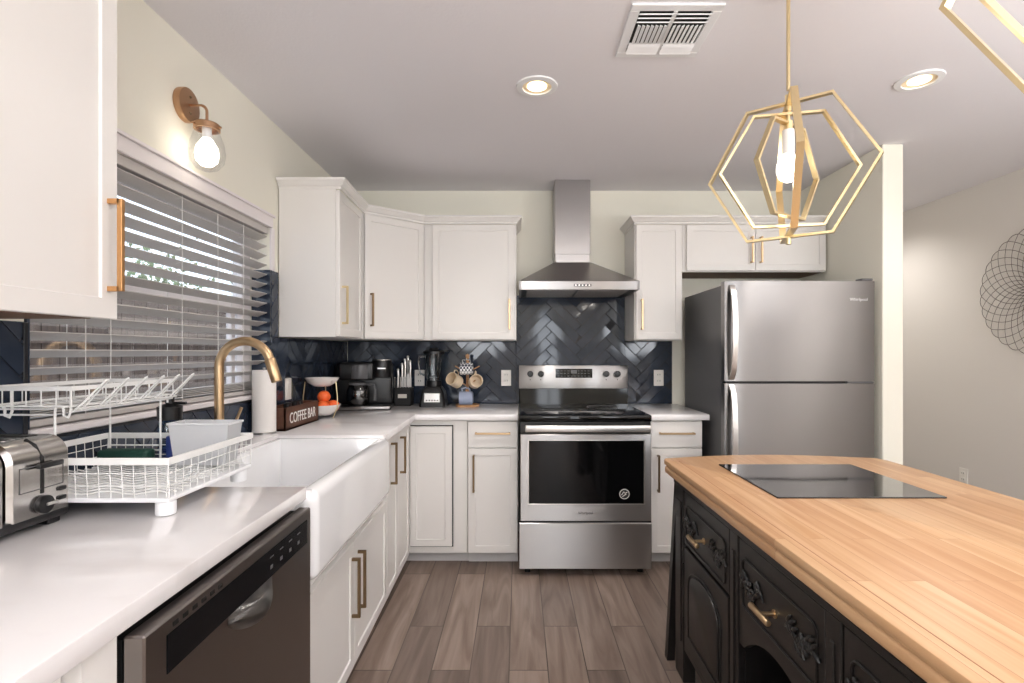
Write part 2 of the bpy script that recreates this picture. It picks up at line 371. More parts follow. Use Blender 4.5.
# ------------------------------------------------------------ herringbone backsplash
def herring(rects, M, W_=.0605, grout=.003, t=.008, seed=1, shift=(0, 0)):
    r_ = random.Random(seed); L_ = 5*W_; tiles = bmesh.new(); c, s_ = math.cos(PI/4), math.sin(PI/4)
    u0 = min(a[0] for a in rects); u1 = max(a[1] for a in rects); v0 = min(a[2] for a in rects); v1 = max(a[3] for a in rects)
    def rot(p): return (p[0]*c-p[1]*s_+shift[0], p[0]*s_+p[1]*c+shift[1])
    rng = int((abs(u1)+abs(u0)+v1+1)/W_)+6
    for i in range(-rng, rng):
        for j in range(-rng//5-3, rng//5+4):
            for kind in (0, 1):
                bx, by = i*W_-j*L_, i*W_+j*L_
                if kind == 0: q = (bx, by, bx+L_, by+W_)
                else: q = (bx, by+W_, bx+W_, by+W_+L_)
                g = grout/2; cs = [rot(p) for p in ((q[0]+g, q[1]+g), (q[2]-g, q[1]+g), (q[2]-g, q[3]-g), (q[0]+g, q[3]-g))]
                cx = sum(p[0] for p in cs)/4; cy = sum(p[1] for p in cs)/4
                if cx < u0-.2 or cx > u1+.2 or cy < v0-.2 or cy > v1+.2: continue
                tu, tv = r_.gauss(0, .008), r_.gauss(0, .008)
                for R4 in rects:
                    poly = cs
                    for ax, val, sg in ((0, R4[0], 1), (0, R4[1], -1), (1, R4[2], 1), (1, R4[3], -1)):
                        out = []
                        for k in range(len(poly)):
                            a, b = poly[k], poly[(k+1) % len(poly)]; da, db = (a[ax]-val)*sg, (b[ax]-val)*sg
                            if da >= 0: out.append(a)
                            if da*db < 0: tt = da/(da-db); out.append((a[0]+(b[0]-a[0])*tt, a[1]+(b[1]-a[1])*tt))
                        poly = out
                        if len(poly) < 3: break
                    if len(poly) < 3: continue
                    ar = abs(sum(poly[k][0]*poly[(k+1) % len(poly)][1]-poly[(k+1) % len(poly)][0]*poly[k][1] for k in range(len(poly))))/2
                    if ar < 2e-5: continue
                    mx = sum(p[0] for p in poly)/len(poly); my = sum(p[1] for p in poly)/len(poly)
                    def h(p): return t+(p[0]-cx)*tu+(p[1]-cy)*tv
                    sh = .0016
                    def inn(p):
                        d = Vector((mx-p[0], my-p[1])); d = d*min(.45, sh*1.5/max(d.length, 1e-4)); return (p[0]+d.x, p[1]+d.y)
                    base = [tiles.verts.new((p[0], p[1], 0)) for p in poly]
                    mid = [tiles.verts.new((p[0], p[1], h(p)-sh)) for p in poly]
                    ip = [inn(p) for p in poly]; top = [tiles.verts.new((p[0], p[1], h(p))) for p in ip]
                    n = len(poly)
                    for k in range(n):
                        k2 = (k+1) % n
                        tiles.faces.new((base[k], base[k2], mid[k2], mid[k])); tiles.faces.new((mid[k], mid[k2], top[k2], top[k]))
                    tiles.faces.new(top)
    bmesh.ops.recalc_face_normals(tiles, faces=tiles.faces)
    if M.determinant() < 0: bmesh.ops.reverse_faces(tiles, faces=tiles.faces)
    tiles.transform(M); mb = MB(); mb.bm.free(); mb.bm = tiles
    return mb
FB = frame((0, BY, 0), (1, 0, 0))
FLW = frame((WX, 0, 0), (0, 1, 0))
UB = 1.363          # underside of the wall cabinets
rB = [(WX+.01, -.02, CT, UB), (-.02, .757, CT, 1.69), (.757, 1.095, CT, UB)]
bs = thing('backsplash', 'glossy navy herringbone tile backsplash across the back wall behind the range', 'backsplash', (0, BY, CT))
mb = MB(FB)
for a in rB: mb.box(a[0], a[2], 0, a[1], a[3], .0055)
mb.build('grout', 'grout', bs, smooth=False)
herring(rB, FB, seed=3, shift=(.02, .02)).build('tiles', 'tile', bs, smooth=False)
rL = [(.2, WY0-.001, CT, UB-.003), (WY0-.001, WY1+.001, CT, WZ0-.014), (WY1+.001, BY-.01, CT, UB-.003), (WY1+.002, 2.68, UB-.003, 1.69)]
bl = thing('backsplash', 'navy herringbone tile backsplash on the left wall under and beside the window', 'backsplash', (WX, 2, CT))
mb = MB(FLW)
for a in rL: mb.box(a[0], a[2], 0, a[1], a[3], .0055)
mb.build('grout', 'grout', bl, smooth=False)
herring(rL, FLW, seed=5, shift=(.05, .07)).build('tiles', 'tile', bl, smooth=False)
for y in (WY1-.009, WY0+.001): MB().box(WX-.085, y, WZ0+.01, WX+.006, y+.008, 1.69).build('reveal_tiles', 'tile', bl, smooth=False)
mb = MB(); mb.box(WX, WY0-.012, WZ0-.022, WX+.011, WY1+.01, WZ0-.012, .001).box(WX, WY0-.012, WZ0-.02, WX+.011, WY0, UB-.004, .001)
mb.build('edge_strip', 'tile_edge', bl)

# ------------------------------------------------------------ pulls, doors, cabinets
def pull(M, u, v, w0, length, vertical, parent, mt='aged_brass', t=.011, proj=.032):
    mb = MB(M); h = length/2; k = t/2
    if vertical:
        mb.box(u-k, v-h, w0+proj-t, u+k, v+h, w0+proj, .001)
        for q in (-1, 1): mb.box(u-k, v+q*(h-k)-k, w0-.001, u+k, v+q*(h-k)+k, w0+proj-t*.5, .0008)
    else:
        mb.box(u-h, v-k, w0+proj-t, u+h, v+k, w0+proj, .001)
        for q in (-1, 1): mb.box(u+q*(h-k)-k, v-k, w0-.001, u+q*(h-k)+k, v+k, w0+proj-t*.5, .0008)
    return mb.build('handle', mt, parent)
def leaf(M, t, u0, v0, u1, v1, w0, w1, rail=.055, hnd=None, name='door', mt='aged_brass'):
    d = MB(M).slab(u0, v0, u1, v1, w0, w1, rail).build(name, 'cabinet', t, smooth=False)
    if hnd: pull(M, hnd[0], hnd[1], w1, hnd[2], hnd[3], d, mt)
    return d
TK = .075           # toe kick height
# left run frame, about a degree off the wall, measured from the worktop's front edge
La = .0187
FL = frame((-.558, 0, 0), (-math.sin(La), math.cos(La), 0))
DW0 = -.055; DF = -.035      # door back and front
def wx(u, w): p = FL @ Vector((u, 0, w)); return (p.x, p.y)
def lrun(name, label, u0, u1): return thing(name, label, 'cabinet', (*wx((u0+u1)/2, -.3), 0))
# near end cabinet, left of the dishwasher
t = lrun('base_cabinet', 'white base cabinet in the near corner at the left of the dishwasher', -.5, .75)
MB(FL).box(-.5, TK, -.60, .748, .877, DW0).build('carcass', 'cabinet', t, smooth=False)
MB(FL).box(-.5, 0, -.60, .748, TK, -.115).build('toe_kick', 'kick', t, smooth=False)
MB(FL).box(.70, .02, -.5, .763, .877, -.012).build('end_panel', 'cabinet', t, smooth=False)
for a, b in ((-.498, .08), (.084, .697)): leaf(FL, t, a, .083, b, .86, DW0, DF, .06)
# sink base
SB0, SB1, SPL = 1.42, 2.55, 2.015
t = lrun('sink_base_cabinet', 'white two-door base cabinet under the farmhouse sink', SB0, SB1)
mb = MB(FL); mb.box(SB0, TK, -.60, SB1, .60, DW0).box(SB0, .6, -.6, SB0+.018, .877, DW0).box(SB1-.03, .6, -.6, SB1, .877, DW0).box(SB1-.17, .6, DW0-.02, SB1, .877, DW0)
mb.build('carcass', 'cabinet', t, smooth=False)
MB(FL).box(SB0, 0, -.60, SB1, TK, -.115).build('toe_kick', 'kick', t, smooth=False)
leaf(FL, t, SB0+.02, .083, SPL-.002, .562, DW0, DF, .06, (SPL-.032, .395, .225, True))
leaf(FL, t, SPL+.002, .083, SB1-.004, .562, DW0, DF, .06, (SPL+.045, .395, .225, True))
MB(FL).box(SB1-.175, .60, DW0, SB1-.004, .86, DF+.0, .001).build('filler_panel', 'cabinet', t, smooth=False)
# narrow cabinet
t = lrun('base_cabinet', 'narrow white base cabinet between the sink and the corner cabinet', 2.55, 2.80)
MB(FL).box(2.552, TK, -.60, 2.80, .877, DW0).build('carcass', 'cabinet', t, smooth=False)
MB(FL).box(2.552, 0, -.60, 2.80, TK, -.115).build('toe_kick', 'kick', t, smooth=False)
leaf(FL, t, 2.556, .083, 2.797, .862, DW0, DF, .05, (2.64, .725, .21, True))
# back run frame: origin on the cabinet face
CF = 3.163
FR = frame((0, CF, 0), (1, 0, 0))
# corner cabinet
cxx = wx(3.12, DW0)[0]
t = thing('corner_cabinet', 'white corner base cabinet with two doors meeting at right angles', 'cabinet', (-.85, 3.4, 0))
mb = MB(); mb.box(-1.2, CF, TK, -.31, BY-.01, .877); mb.build('carcass', 'cabinet', t, smooth=False)
mb = MB(FL); mb.box(2.802, TK, -.60, CF+.02, .877, DW0).build('carcass', 'cabinet', t, smooth=False)
mb = MB(FL); mb.box(2.802, 0, -.60, CF+.05, TK, -.115).build('toe_kick', 'kick', t, smooth=False)
MB(FR).box(-.74, 0, -.3, -.31, TK, -.07).build('toe_kick', 'kick', t, smooth=False)
leaf(FL, t, 2.803, .083, 3.118, .862, DW0, DF, .05, (2.86, .725, .2, True))
leaf(FR, t, cxx+.018, .122, -.402, .838, .004, .022, .055)
MB(FR).box(-.39, .083, 0, -.312, .87, .004, .001).build('filler_panel', 'cabinet', t, smooth=False)
MB(FR).box(-.402, .114, .0, -.396, .845, .0045).box(cxx+.018, .114, 0, -.398, .119, .0045).box(cxx+.018, .840, 0, -.398, .845, .0045).build('gap', 'black_matte', t, smooth=False)
def base_unit(label, x0, x1, hdoor, gapside):
    t = thing('base_cabinet', label, 'cabinet', ((x0+x1)/2, 3.46, 0))
    MB(FR).box(x0, TK, -.59, x1, .877, 0).build('carcass', 'cabinet', t, smooth=False)
    MB(FR).box(x0, 0, -.59, x1, TK, -.06).build('toe_kick', 'kick', t, smooth=False)
    leaf(FR, t, x0+.004, .715, x1-.004, .868, .001, .021, .0, ((x0+x1)/2, .80, .21, False), 'drawer', 'brass')
    leaf(FR, t, x0+.004, .083, x1-.004, .706, .001, .021, .055, (hdoor, .56, .22, True))
base_unit('white base cabinet with one drawer, left of the range', -.308, -.006, -.27, 1)
base_unit('white base cabinet with one drawer between the range and the refrigerator', .785, 1.10, .832, 1)

# ------------------------------------------------------------ worktops
e = lambda u, w=0: wx(u, w)
SK0, SK1, SW = 1.442, 2.345, -.475       # sink: near and far end, back in local w
mb = MB(); z0, z1 = .879, CT
mb.prism([(WX+.006, -.7), e(-.7), e(SK0+.005), (e(SK0)[0]-.48, SK0+.005), (WX+.006, SK0+.005)], z0, z1, .003)
xb = e(SK0, SW)[0]
mb.prism([(WX+.006, SK0), (xb, SK0), (e(SK1, SW)[0], SK1), (WX+.006, SK1)], z0, z1)
mb.prism([(WX+.006, SK1-.004), e(SK1-.004), (e(3.11)[0], CF-.045), (-.005, CF-.045), (-.005, BY-.01), (WX+.006, BY-.01)], z0, z1, .003)
mb.build('worktop', 'quartz', None, label='white quartz L-shaped worktop running along the window wall to the range', cat='worktop')
MB().prism([(.778, CF-.045), (1.133, CF-.045), (1.133, BY-.01), (.778, BY-.01)], z0, z1, .004).build('worktop', 'quartz', None, label='small white quartz worktop between the range and the refrigerator', cat='worktop')

# ------------------------------------------------------------ farmhouse sink
t = thing('farmhouse_sink', 'white fireclay farmhouse sink with a deep apron front', 'sink', (*wx(1.9, -.2), .62))
u0, u1, v0, v1, w0, w1 = SK0+.002, SK1-.002, .648, .902, SW+.0, .028
mb = MB(FL); mb.box(u0, v0, -.036, u1, v1, w1, .028, 6)
mb.box(u0, v0+.01, w0, u0+.028, v1, .01, .006, 2).box(u1-.028, v0+.01, w0, u1, v1, .01, .006, 2).box(u0, v0+.01, w0, u1, v1, w0+.028, .006, 2).box(u0+.01, v0+.01, w0+.01, u1-.01, v0+.05, 0)
mb.build('basin', 'ceramic', t)
MB(FL).cyl(((u0+u1)/2, .694, -.22), .045, .004, axis='y', n=24).build('drain', 'steel_bright', t)

# ------------------------------------------------------------ dishwasher
t = thing('dishwasher', 'dark stainless dishwasher with a pocket handle, under the near worktop', 'dishwasher', (*wx(1.08, -.2), 0))
D0, D1, DWF = .768, 1.412, .024
MB(FL).box(D0+.006, .1, -.58, D1-.006, .86, -.012).build('tub', 'black_matte', t, smooth=False)
MB(FL).box(D0+.01, .0, -.58, D1-.006, .1, -.1).build('toe_kick', 'black_matte', t, smooth=False)
mb = MB(FL); mb.slab(D0, .115, D1, .868, -.008, DWF, 0, bev=.003)
door = mb.build('door', 'dark_steel', t)
MB(FL).box(D0+.05, .782, DWF-.004, D1-.028, .843, DWF+.0015, .0006).build('control_panel', 'panel_black', door, smooth=False)
for k in range(4):
    MB(FL).box(1.17+k*.05, .80, DWF+.001, 1.182+k*.05, .808, DWF+.0022).build('button', 'grey_plastic', door, smooth=False)
    MB(FL).box(1.168+k*.05, .825, DWF+.001, 1.186+k*.05, .8275, DWF+.0022).build('button_mark', 'grey_plastic', door, smooth=False)
mb = MB(FL)
for k in range(6): mb.box(D0+.065+k*.026, .849, DWF-.002, D0+.078+k*.026, .856, DWF+.0012)
mb.build('vent_slots', 'black_matte', door, smooth=False)
# scooped pocket handle: a bowed lip below the panel
mb = MB(FL); pts = []
b = bmesh.new(); nu, nv = 16, 6; grid = []
for i in range(nu+1):
    a = i/nu; uu = .995+.185*a; row = []
    for j in range(nv+1):
        c = j/nv; depth = .03*math.sin(PI*a)*math.sin(PI*min(1, c*.75))
        row.append(b.verts.new((uu, .782-.05*c*(.35+.65*math.sin(PI*a)**.6), DWF+.001+depth)))
    grid.append(row)
for i in range(nu):
    for j in range(nv): b.faces.new((grid[i][j], grid[i][j+1], grid[i+1][j+1], grid[i+1][j]))
g = bmesh.ops.solidify(b, geom=b.faces[:], thickness=.003); bmesh.ops.recalc_face_normals(b, faces=b.faces)
mb._merge(b); mb.build('handle', 'steel', door)
MB(FL).box(D0-.002, .64, -.006, D0+.001, .72, .012).build('latch_plate', 'grey_plastic', door, smooth=False)

# ------------------------------------------------------------ wall cabinets
UT = 2.12           # top of wall cabinets below the crown
def wallcab(label, x0, x1, z0, z1, doors, depth=.31, name='wall_cabinet'):
    M = frame((0, BY-.006-depth, 0), (1, 0, 0)); t = thing(name, label, 'cabinet', ((x0+x1)/2, BY-.15, z0))
    MB(M).box(x0, z0, -depth, x1, z1, 0, .001).build('carcass', 'cabinet', t, smooth=False)
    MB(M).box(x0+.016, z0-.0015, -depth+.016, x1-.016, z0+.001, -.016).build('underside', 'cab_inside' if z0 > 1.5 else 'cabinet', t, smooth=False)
    for (a, b_, h) in doors: leaf(M, t, a, z0+.006, b_, z1-.004, .001, .021, .055, h, mt='brass')
    return t
wallcab('white single-door wall cabinet on the back wall, left of the hood', -.623, -.018, UB, UT, [(-.565, -.03, (-.062, 1.53, .20, True))])
wallcab('narrow white wall cabinet on the back wall, right of the hood', .757, 1.068, UB, UT, [(.765, 1.064, (.80, 1.53, .20, True))])
wallcab('short white double-door wall cabinet above the refrigerator', 1.072, 2.012, 1.81, UT, [(1.095, 1.543, (1.515, 1.95, .17, True)), (1.547, 2.004, (1.575, 1.95, .17, True))])
# diagonal corner
cw = .61
t = thing('corner_wall_cabinet', 'white diagonal wall cabinet in the corner above the coffee maker', 'cabinet', (-1.0, 3.5, UB))
P = [(WX+.006, BY-cw), (-.945, BY-cw), (-.625, BY-.316), (-.625, BY-.006), (WX+.006, BY-.006)]
MB().prism(P, UB, UT).build('carcass', 'cabinet', t, smooth=False)
dx, dy = .32, cw-.316; Ld = math.hypot(dx, dy)
FD = frame((-.945, BY-cw, 0), (dx, dy, 0))
leaf(FD, t, .012, UB+.006, Ld-.012, UT-.004, .001, .021, .055, (.05, 1.54, .20, True))
# left wall far cabinet
WL0, WL1 = -.94, -.958; ya_, yb_ = 2.69, BY-cw-.002
FW = frame((WL0, ya_, 0), (WL1-WL0, yb_-ya_, 0))
t = thing('wall_cabinet', 'white wall cabinet on the left wall between the window and the corner', 'cabinet', (WX+.15, 2.92, UB))
MB().prism([(WX+.006, ya_), (WL0, ya_), (WL1, yb_), (WX+.006, yb_)], UB, UT).build('carcass', 'cabinet', t, smooth=False)
leaf(FW, t, .004, UB+.004, yb_-ya_-.014, UT-.004, .001, .021, .055, (.045, 1.53, .20, True), mt='gold')
# near left wall cabinet
t = thing('wall_cabinet', 'large white wall cabinet at the upper left, nearest to the camera', 'cabinet', (WX+.15, .8, UB))
FN = frame((-.932, 0, 0), (0, 1, 0))
MB().box(WX+.006, .28, UB, -.932, 1.186, 2.30).build('carcass', 'cabinet', t, smooth=False)
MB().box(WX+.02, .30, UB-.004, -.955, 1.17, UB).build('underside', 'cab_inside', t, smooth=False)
leaf(FN, t, .735, UB-.004, 1.19, 2.297, .001, .022, .06, (1.165, 1.522, .205, True), mt='warm_brass')
leaf(FN, t, .283, UB-.004, .731, 2.297, .001, .022, .06)
# crown mouldings
pr = [(0, UT), (.006, UT), (.006, UT+.012), (.014, UT+.016), (.03, UT+.036), (.034, UT+.038), (.034, UT+.05), (0, UT+.05)]
MB().sweep([(WX+.006, 2.69), (-.917, 2.69), (-.935, BY-cw+.005), (-.622, BY-.336), (-.018, BY-.336), (-.018, BY-.01)], pr).build('crown_molding', 'cabinet', None, smooth=False, label='white crown molding over the wall cabinets left of the hood', cat='molding')
MB().sweep([(.757, BY-.01), (.757, BY-.336), (2.01, BY-.336)], pr).build('crown_molding', 'cabinet', None, smooth=False, label='white crown molding over the wall cabinets right of the hood', cat='molding')

# ------------------------------------------------------------ range
RY = 3.0
t = thing('range', 'freestanding stainless electric range with black glass cooktop', 'range', (.38, 3.35, 0))
MB().box(.004, RY+.04, .04, .756, BY-.03, .905, .003).build('body', 'black_matte', t, smooth=False)
for x in (.05, .71):
    for y in (3.08, 3.65): MB().cyl((x, y, .02), .018, .04).build('foot', 'black_plastic', t)
mb = MB(); mb.box(0, RY+.0, .885, .76, BY-.09, .923, .006, 2).build('cooktop', 'black_glass', t)
for x, y, r in ((.2, 3.2, .1), (.55, 3.2, .085), (.2, 3.48, .075), (.55, 3.48, .1)):
    MB().tube([(x+r*math.cos(a*PI/16), y+r*math.sin(a*PI/16), .9232) for a in range(32)], .0004, 4, closed=True).build('burner_ring', 'grey_plastic', t)
# backguard leaning slightly back
FG = frame((0, BY-.108, .92), (1, 0, 0), (0, math.sin(R(3)), math.cos(R(3))))
bg_ = MB(FG).box(.002, .0, -.07, .758, .115, 0, .003).build('backguard', 'black_glass', t, smooth=False)
cp = MB(FG).box(.0, .11, -.072, .760, .272, .003, .004, 2).build('control_panel', 'steel', t)
MB(FG).box(.255, .185, .002, .512, .248, .0045, .001).build('display', 'black_glass', cp, smooth=False)
mb = MB(FG); r_ = random.Random(2)
for k in range(10):
    for q in range(3):
        if 3 < k < 6 and q > 0: continue
        mb.box(.268+k*.0235, .195+q*.018, .0045, .268+k*.0235+.012, .200+q*.018, .0049)
mb.box(.362, .215, .0045, .405, .240, .0049)
mb.build('display_marks', 'grey_plastic', cp, smooth=False)
for x in (.078, .152, .608, .686):
    k = MB(FG).cyl((x, .212, .012), .0215, .022, bev=.003).box(x-.004, .195, .02, x+.004, .229, .029, .001).build('knob', 'black_plastic', cp)
    MB(FG).box(x-.003, .168, .003, x+.003, .176, .0036).build('knob_mark', 'slot', cp, smooth=False)
# door
FO = frame((0, RY, 0), (1, 0, 0))
mb = MB(FO); mb.slab(.008, .318, .756, .815, -.04, 0, 0, bev=.003); d = mb.build('door', 'steel', t)
MB(FO).box(.006, .82, -.04, .754, .885, -.012, .002).build('vent_strip', 'black_plastic', t, smooth=False)
MB(FO).box(.057, .418, -.002, .713, .778, .001, .0005).build('oven_window', 'oven_glass', d, smooth=False)
mb = MB(FO)
for q in ((.05, .778, .72, .783), (.05, .413, .72, .418), (.05, .413, .057, .783), (.713, .413, .72, .783)): mb.box(q[0], q[1], -.001, q[2], q[3], .003, .0008)
mb.build('window_rim', 'steel_bright', d)
mb = MB(FO); mb.box(.035, .832, .028, .745, .872, .046, .006, 3)
for x in (.05, .71): mb.box(x, .842, -.02, x+.022, .862, .032, .002)
mb.build('handle', 'steel_bright', d)
st = MB(FO).cyl((.602, .474, .002), .031, .0015, n=32).build('sticker', 'black_plastic', d)
mb = MB(FO); mb.tube([(.602+.027*math.cos(a*PI/16), .474+.027*math.sin(a*PI/16), .003) for a in range(32)], .0018, 5, closed=True)
mb.tube([(.585, .468, .0032), (.598, .487, .0032), (.606, .478, .0032), (.618, .486, .0032)], .002, 5); mb.tube([(.59, .46, .0032), (.612, .474, .0032)], .002, 5)
mb.build('sticker_print', 'lettering', st)
text('brand_badge', 'Whirlpool', .02, FO @ Matrix.Translation((.38, .365, .0015)), 'slot', d)
MB(FO).slab(.0, .045, .758, .308, -.04, .004, 0, bev=.004).build('drawer', 'steel', t)
MB(FO).box(.0, .308, -.035, .758, .318, -.01).build('seam', 'black_matte', t, smooth=False)

# ------------------------------------------------------------ range hood
t = thing('range_hood', 'stainless chimney range hood mounted above the range', 'hood', (.375, 3.6, 1.67))
hx0, hx1, hy0, hy1 = .0, .75, 3.262, BY-.01; cx0, cx1, cy0 = .244, .474, 3.52
b = bmesh.new()
lo = [b.verts.new(p) for p in ((hx0, hy0, 1.727), (hx1, hy0, 1.727), (hx1, hy1, 1.727), (hx0, hy1, 1.727))]
hi = [b.verts.new(p) for p in ((cx0-.006, cy0-.006, 1.885), (cx1+.006, cy0-.006, 1.885), (cx1+.006, hy1, 1.885), (cx0-.006, hy1, 1.885))]
for k in range(4): b.faces.new((lo[k], lo[(k+1) % 4], hi[(k+1) % 4], hi[k]))
b.faces.new(hi); b.faces.new(lo[::-1])
mb = MB(); mb._merge(b); mb.build('canopy', 'hood_steel', t, smooth=False)
mb = MB(); mb.box(hx0, hy0, 1.672, hx1, hy0+.02, 1.727, .002).box(hx0, hy0, 1.672, hx0+.015, hy1, 1.727, .001).box(hx1-.015, hy0, 1.672, hx1, hy1, 1.727, .001)
bd = mb.build('rim', 'steel', t)
mb = MB(); mb.box(.012, hy0+.018, 1.674, .738, hy1-.001, 1.712)
fl_ = mb.build('underside', 'black_plastic', t, smooth=False)
mb = MB()
for k in range(2):
    for q in range(14): mb.box(.05+k*.33, 3.32+q*.026, 1.6705, .36+k*.33, 3.334+q*.026, 1.675)
mb.build('filter', 'dark_steel', fl_, smooth=False)
MB().box(.34, hy0-.002, 1.692, .45, hy0+.001, 1.708, .0005).build('control_strip', 'grey_plastic', bd)
for k in range(5): MB().cyl((.353+k*.021, hy0-.003, 1.70), .005, .003, 'y', 12).build('button', 'steel_bright', bd)
MB().box(cx0, cy0, 1.885, cx1, hy1, 1.945, .002).box(cx0-.004, cy0-.004, 1.94, cx1+.004, hy1, ZC-.001, .002).build('chimney', 'hood_steel', t)

# ------------------------------------------------------------ refrigerator
t = thing('refrigerator', 'tall stainless top-freezer refrigerator beside the partition wall', 'refrigerator', (1.57, 3.3, 0))
fx0, fx1, FY = 1.152, 1.992, 2.935
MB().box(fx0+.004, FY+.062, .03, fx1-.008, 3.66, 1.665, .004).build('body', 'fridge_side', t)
MB().box(fx0+.02, FY+.09, 0, fx1-.02, 3.6, .03).build('base', 'black_matte', t, smooth=False)
FF = frame((fx0, FY, 0), (1, 0, 0)); W_ = fx1-fx0
def fdoor(z0, z1):
    # slightly bowed front
    mb = MB(FF); b = bmesh.new(); n = 14; pts = []
    for k in range(n+1): a = k/n; pts.append((a*W_, .006*math.sin(PI*a)))
    pts[0] = (0.0, -.006); pts[-1] = (W_, -.006)
    lo = [b.verts.new((p[0], z0, p[1])) for p in pts]+[b.verts.new((W_, z0, -.058)), b.verts.new((0, z0, -.058))]
    hi = [b.verts.new((v.co.x, z1, v.co.z)) for v in lo]; m_ = len(lo)
    for k in range(m_): b.faces.new((lo[k], lo[(k+1) % m_], hi[(k+1) % m_], hi[k]))
    b.faces.new(lo[::-1]); b.faces.new(hi); bmesh.ops.recalc_face_normals(b, faces=b.faces); mb._merge(b)
    return mb.build('door', 'steel_door', t)
dz = fdoor(1.122, 1.682); dl = fdoor(.06, 1.108)
MB(FF).box(.01, 1.107, -.056, W_-.01, 1.123, -.012).build('gasket', 'black_matte', t, smooth=False)
def fhandle(p, z0, z1, d):
    mb = MB(FF); pts = []
    for k in range(15):
        a = k/14; pts.append((.034, z0+(z1-z0)*a, .012+p*math.sin(PI*a)**.55 if 0 < k < 14 else .004))
    mb.tube(pts, .01, rect=(.028, .014), up=(1, 0, 0)); mb.build('handle', 'steel_bright', d)
fhandle(.045, 1.135, 1.655, dz); fhandle(.045, .50, 1.098, dl)
MB(FF).box(W_-.075, 1.683, -.06, W_-.012, 1.697, -.0, .003).build('hinge_cover', 'grey_plastic', t)
MB(FF).box(W_-.16, 1.109, -.03, W_-.01, 1.121, .004, .001).build('hinge', 'grey_plastic', t)
text('brand_badge', 'Whirlpool', .024, FF @ Matrix.Translation((W_-.095, 1.578, .0045)), 'badge', dz)

# ------------------------------------------------------------ island
IT = .84; IB = .785
t = thing('kitchen_island', 'black carved sideboard island with a butcher block top', 'island', (1.06, 1.35, 0))
def islpts(o):
    pts = [(.612+o, .45+o), (1.516-o, .45+o)]
    a0, a1 = (1.516-o, 2.20-o), (.602+o, 2.195-o); pts.append((a0[0], a0[1]-.04)); 
    for k in range(0, 21):
        q = k/20; pts.append((a0[0]-.02+(a1[0]-a0[0]+.028)*q, a0[1]+.005+(a1[1]-a0[1])*q+.075*math.sin(PI*q)))
    pts.append((a1[0], a1[1]-.02)); return pts
mb = MB(); mb.prism(islpts(0), IT-.020, IT, .004).prism(islpts(.006), IT-.027, IT-.019).prism(islpts(.002), IT-.055, IT-.026, .008, 3)
mb.build('top', 'butcher_block', t)
mb = MB(); mb.tube([(.652, .47, IT+.0001), (.652, 2.14, IT+.0001)], .001, rect=(.0016, .0008), up=(1, 0, 0)); mb.build('top_seam', 'seam_wood', t)
ix0, ix1, iy0, iy1 = .645, 1.47, .50, 2.13
FI = frame((ix0, 0, 0), (0, -1, 0))          # u = -Y
# carcass with an open arched bay in the middle
mb = MB(); mb.box(ix0, iy0, .735, ix1, iy1, IB)                       # top rail and box
mb.box(ix0+.02, iy0+.02, .53, ix1, iy1-.02, .735)
for ya, yb in ((1.52, iy1), (iy0, 1.075)): mb.box(ix0+.012, ya, .13, ix1, yb, .735)
mb.box(ix1-.04, 1.075, .13, ix1, 1.52, .54).box(ix0+.02, 1.07, .13, ix1, 1.53, .16)
mb.build('carcass', 'island_black', t, smooth=False)
mb = MB(FI)
for y0, y1 in ((2.035, 2.14), (1.528, 1.588), (1.038, 1.092), (.49, .54)):
    mb.box(-y1, .0 if y1 > 2 or y1 < .6 else .13, -.04, -y0, .752, .008, .003).box(-y1+.02, .15, .006, -y0-.02, .70, .013, .003)
mb.box(-2.15, .752, -.03, -.48, .772, .012, .003).box(-2.145, .768, -.03, -.485, .787, .002, .002)
mb.box(-2.11, .13, -.04, -1.53, .15, .004).box(-1.09, .13, -.04, -.49, .15, .004)
mb.build('face_frame', 'island_black', t)
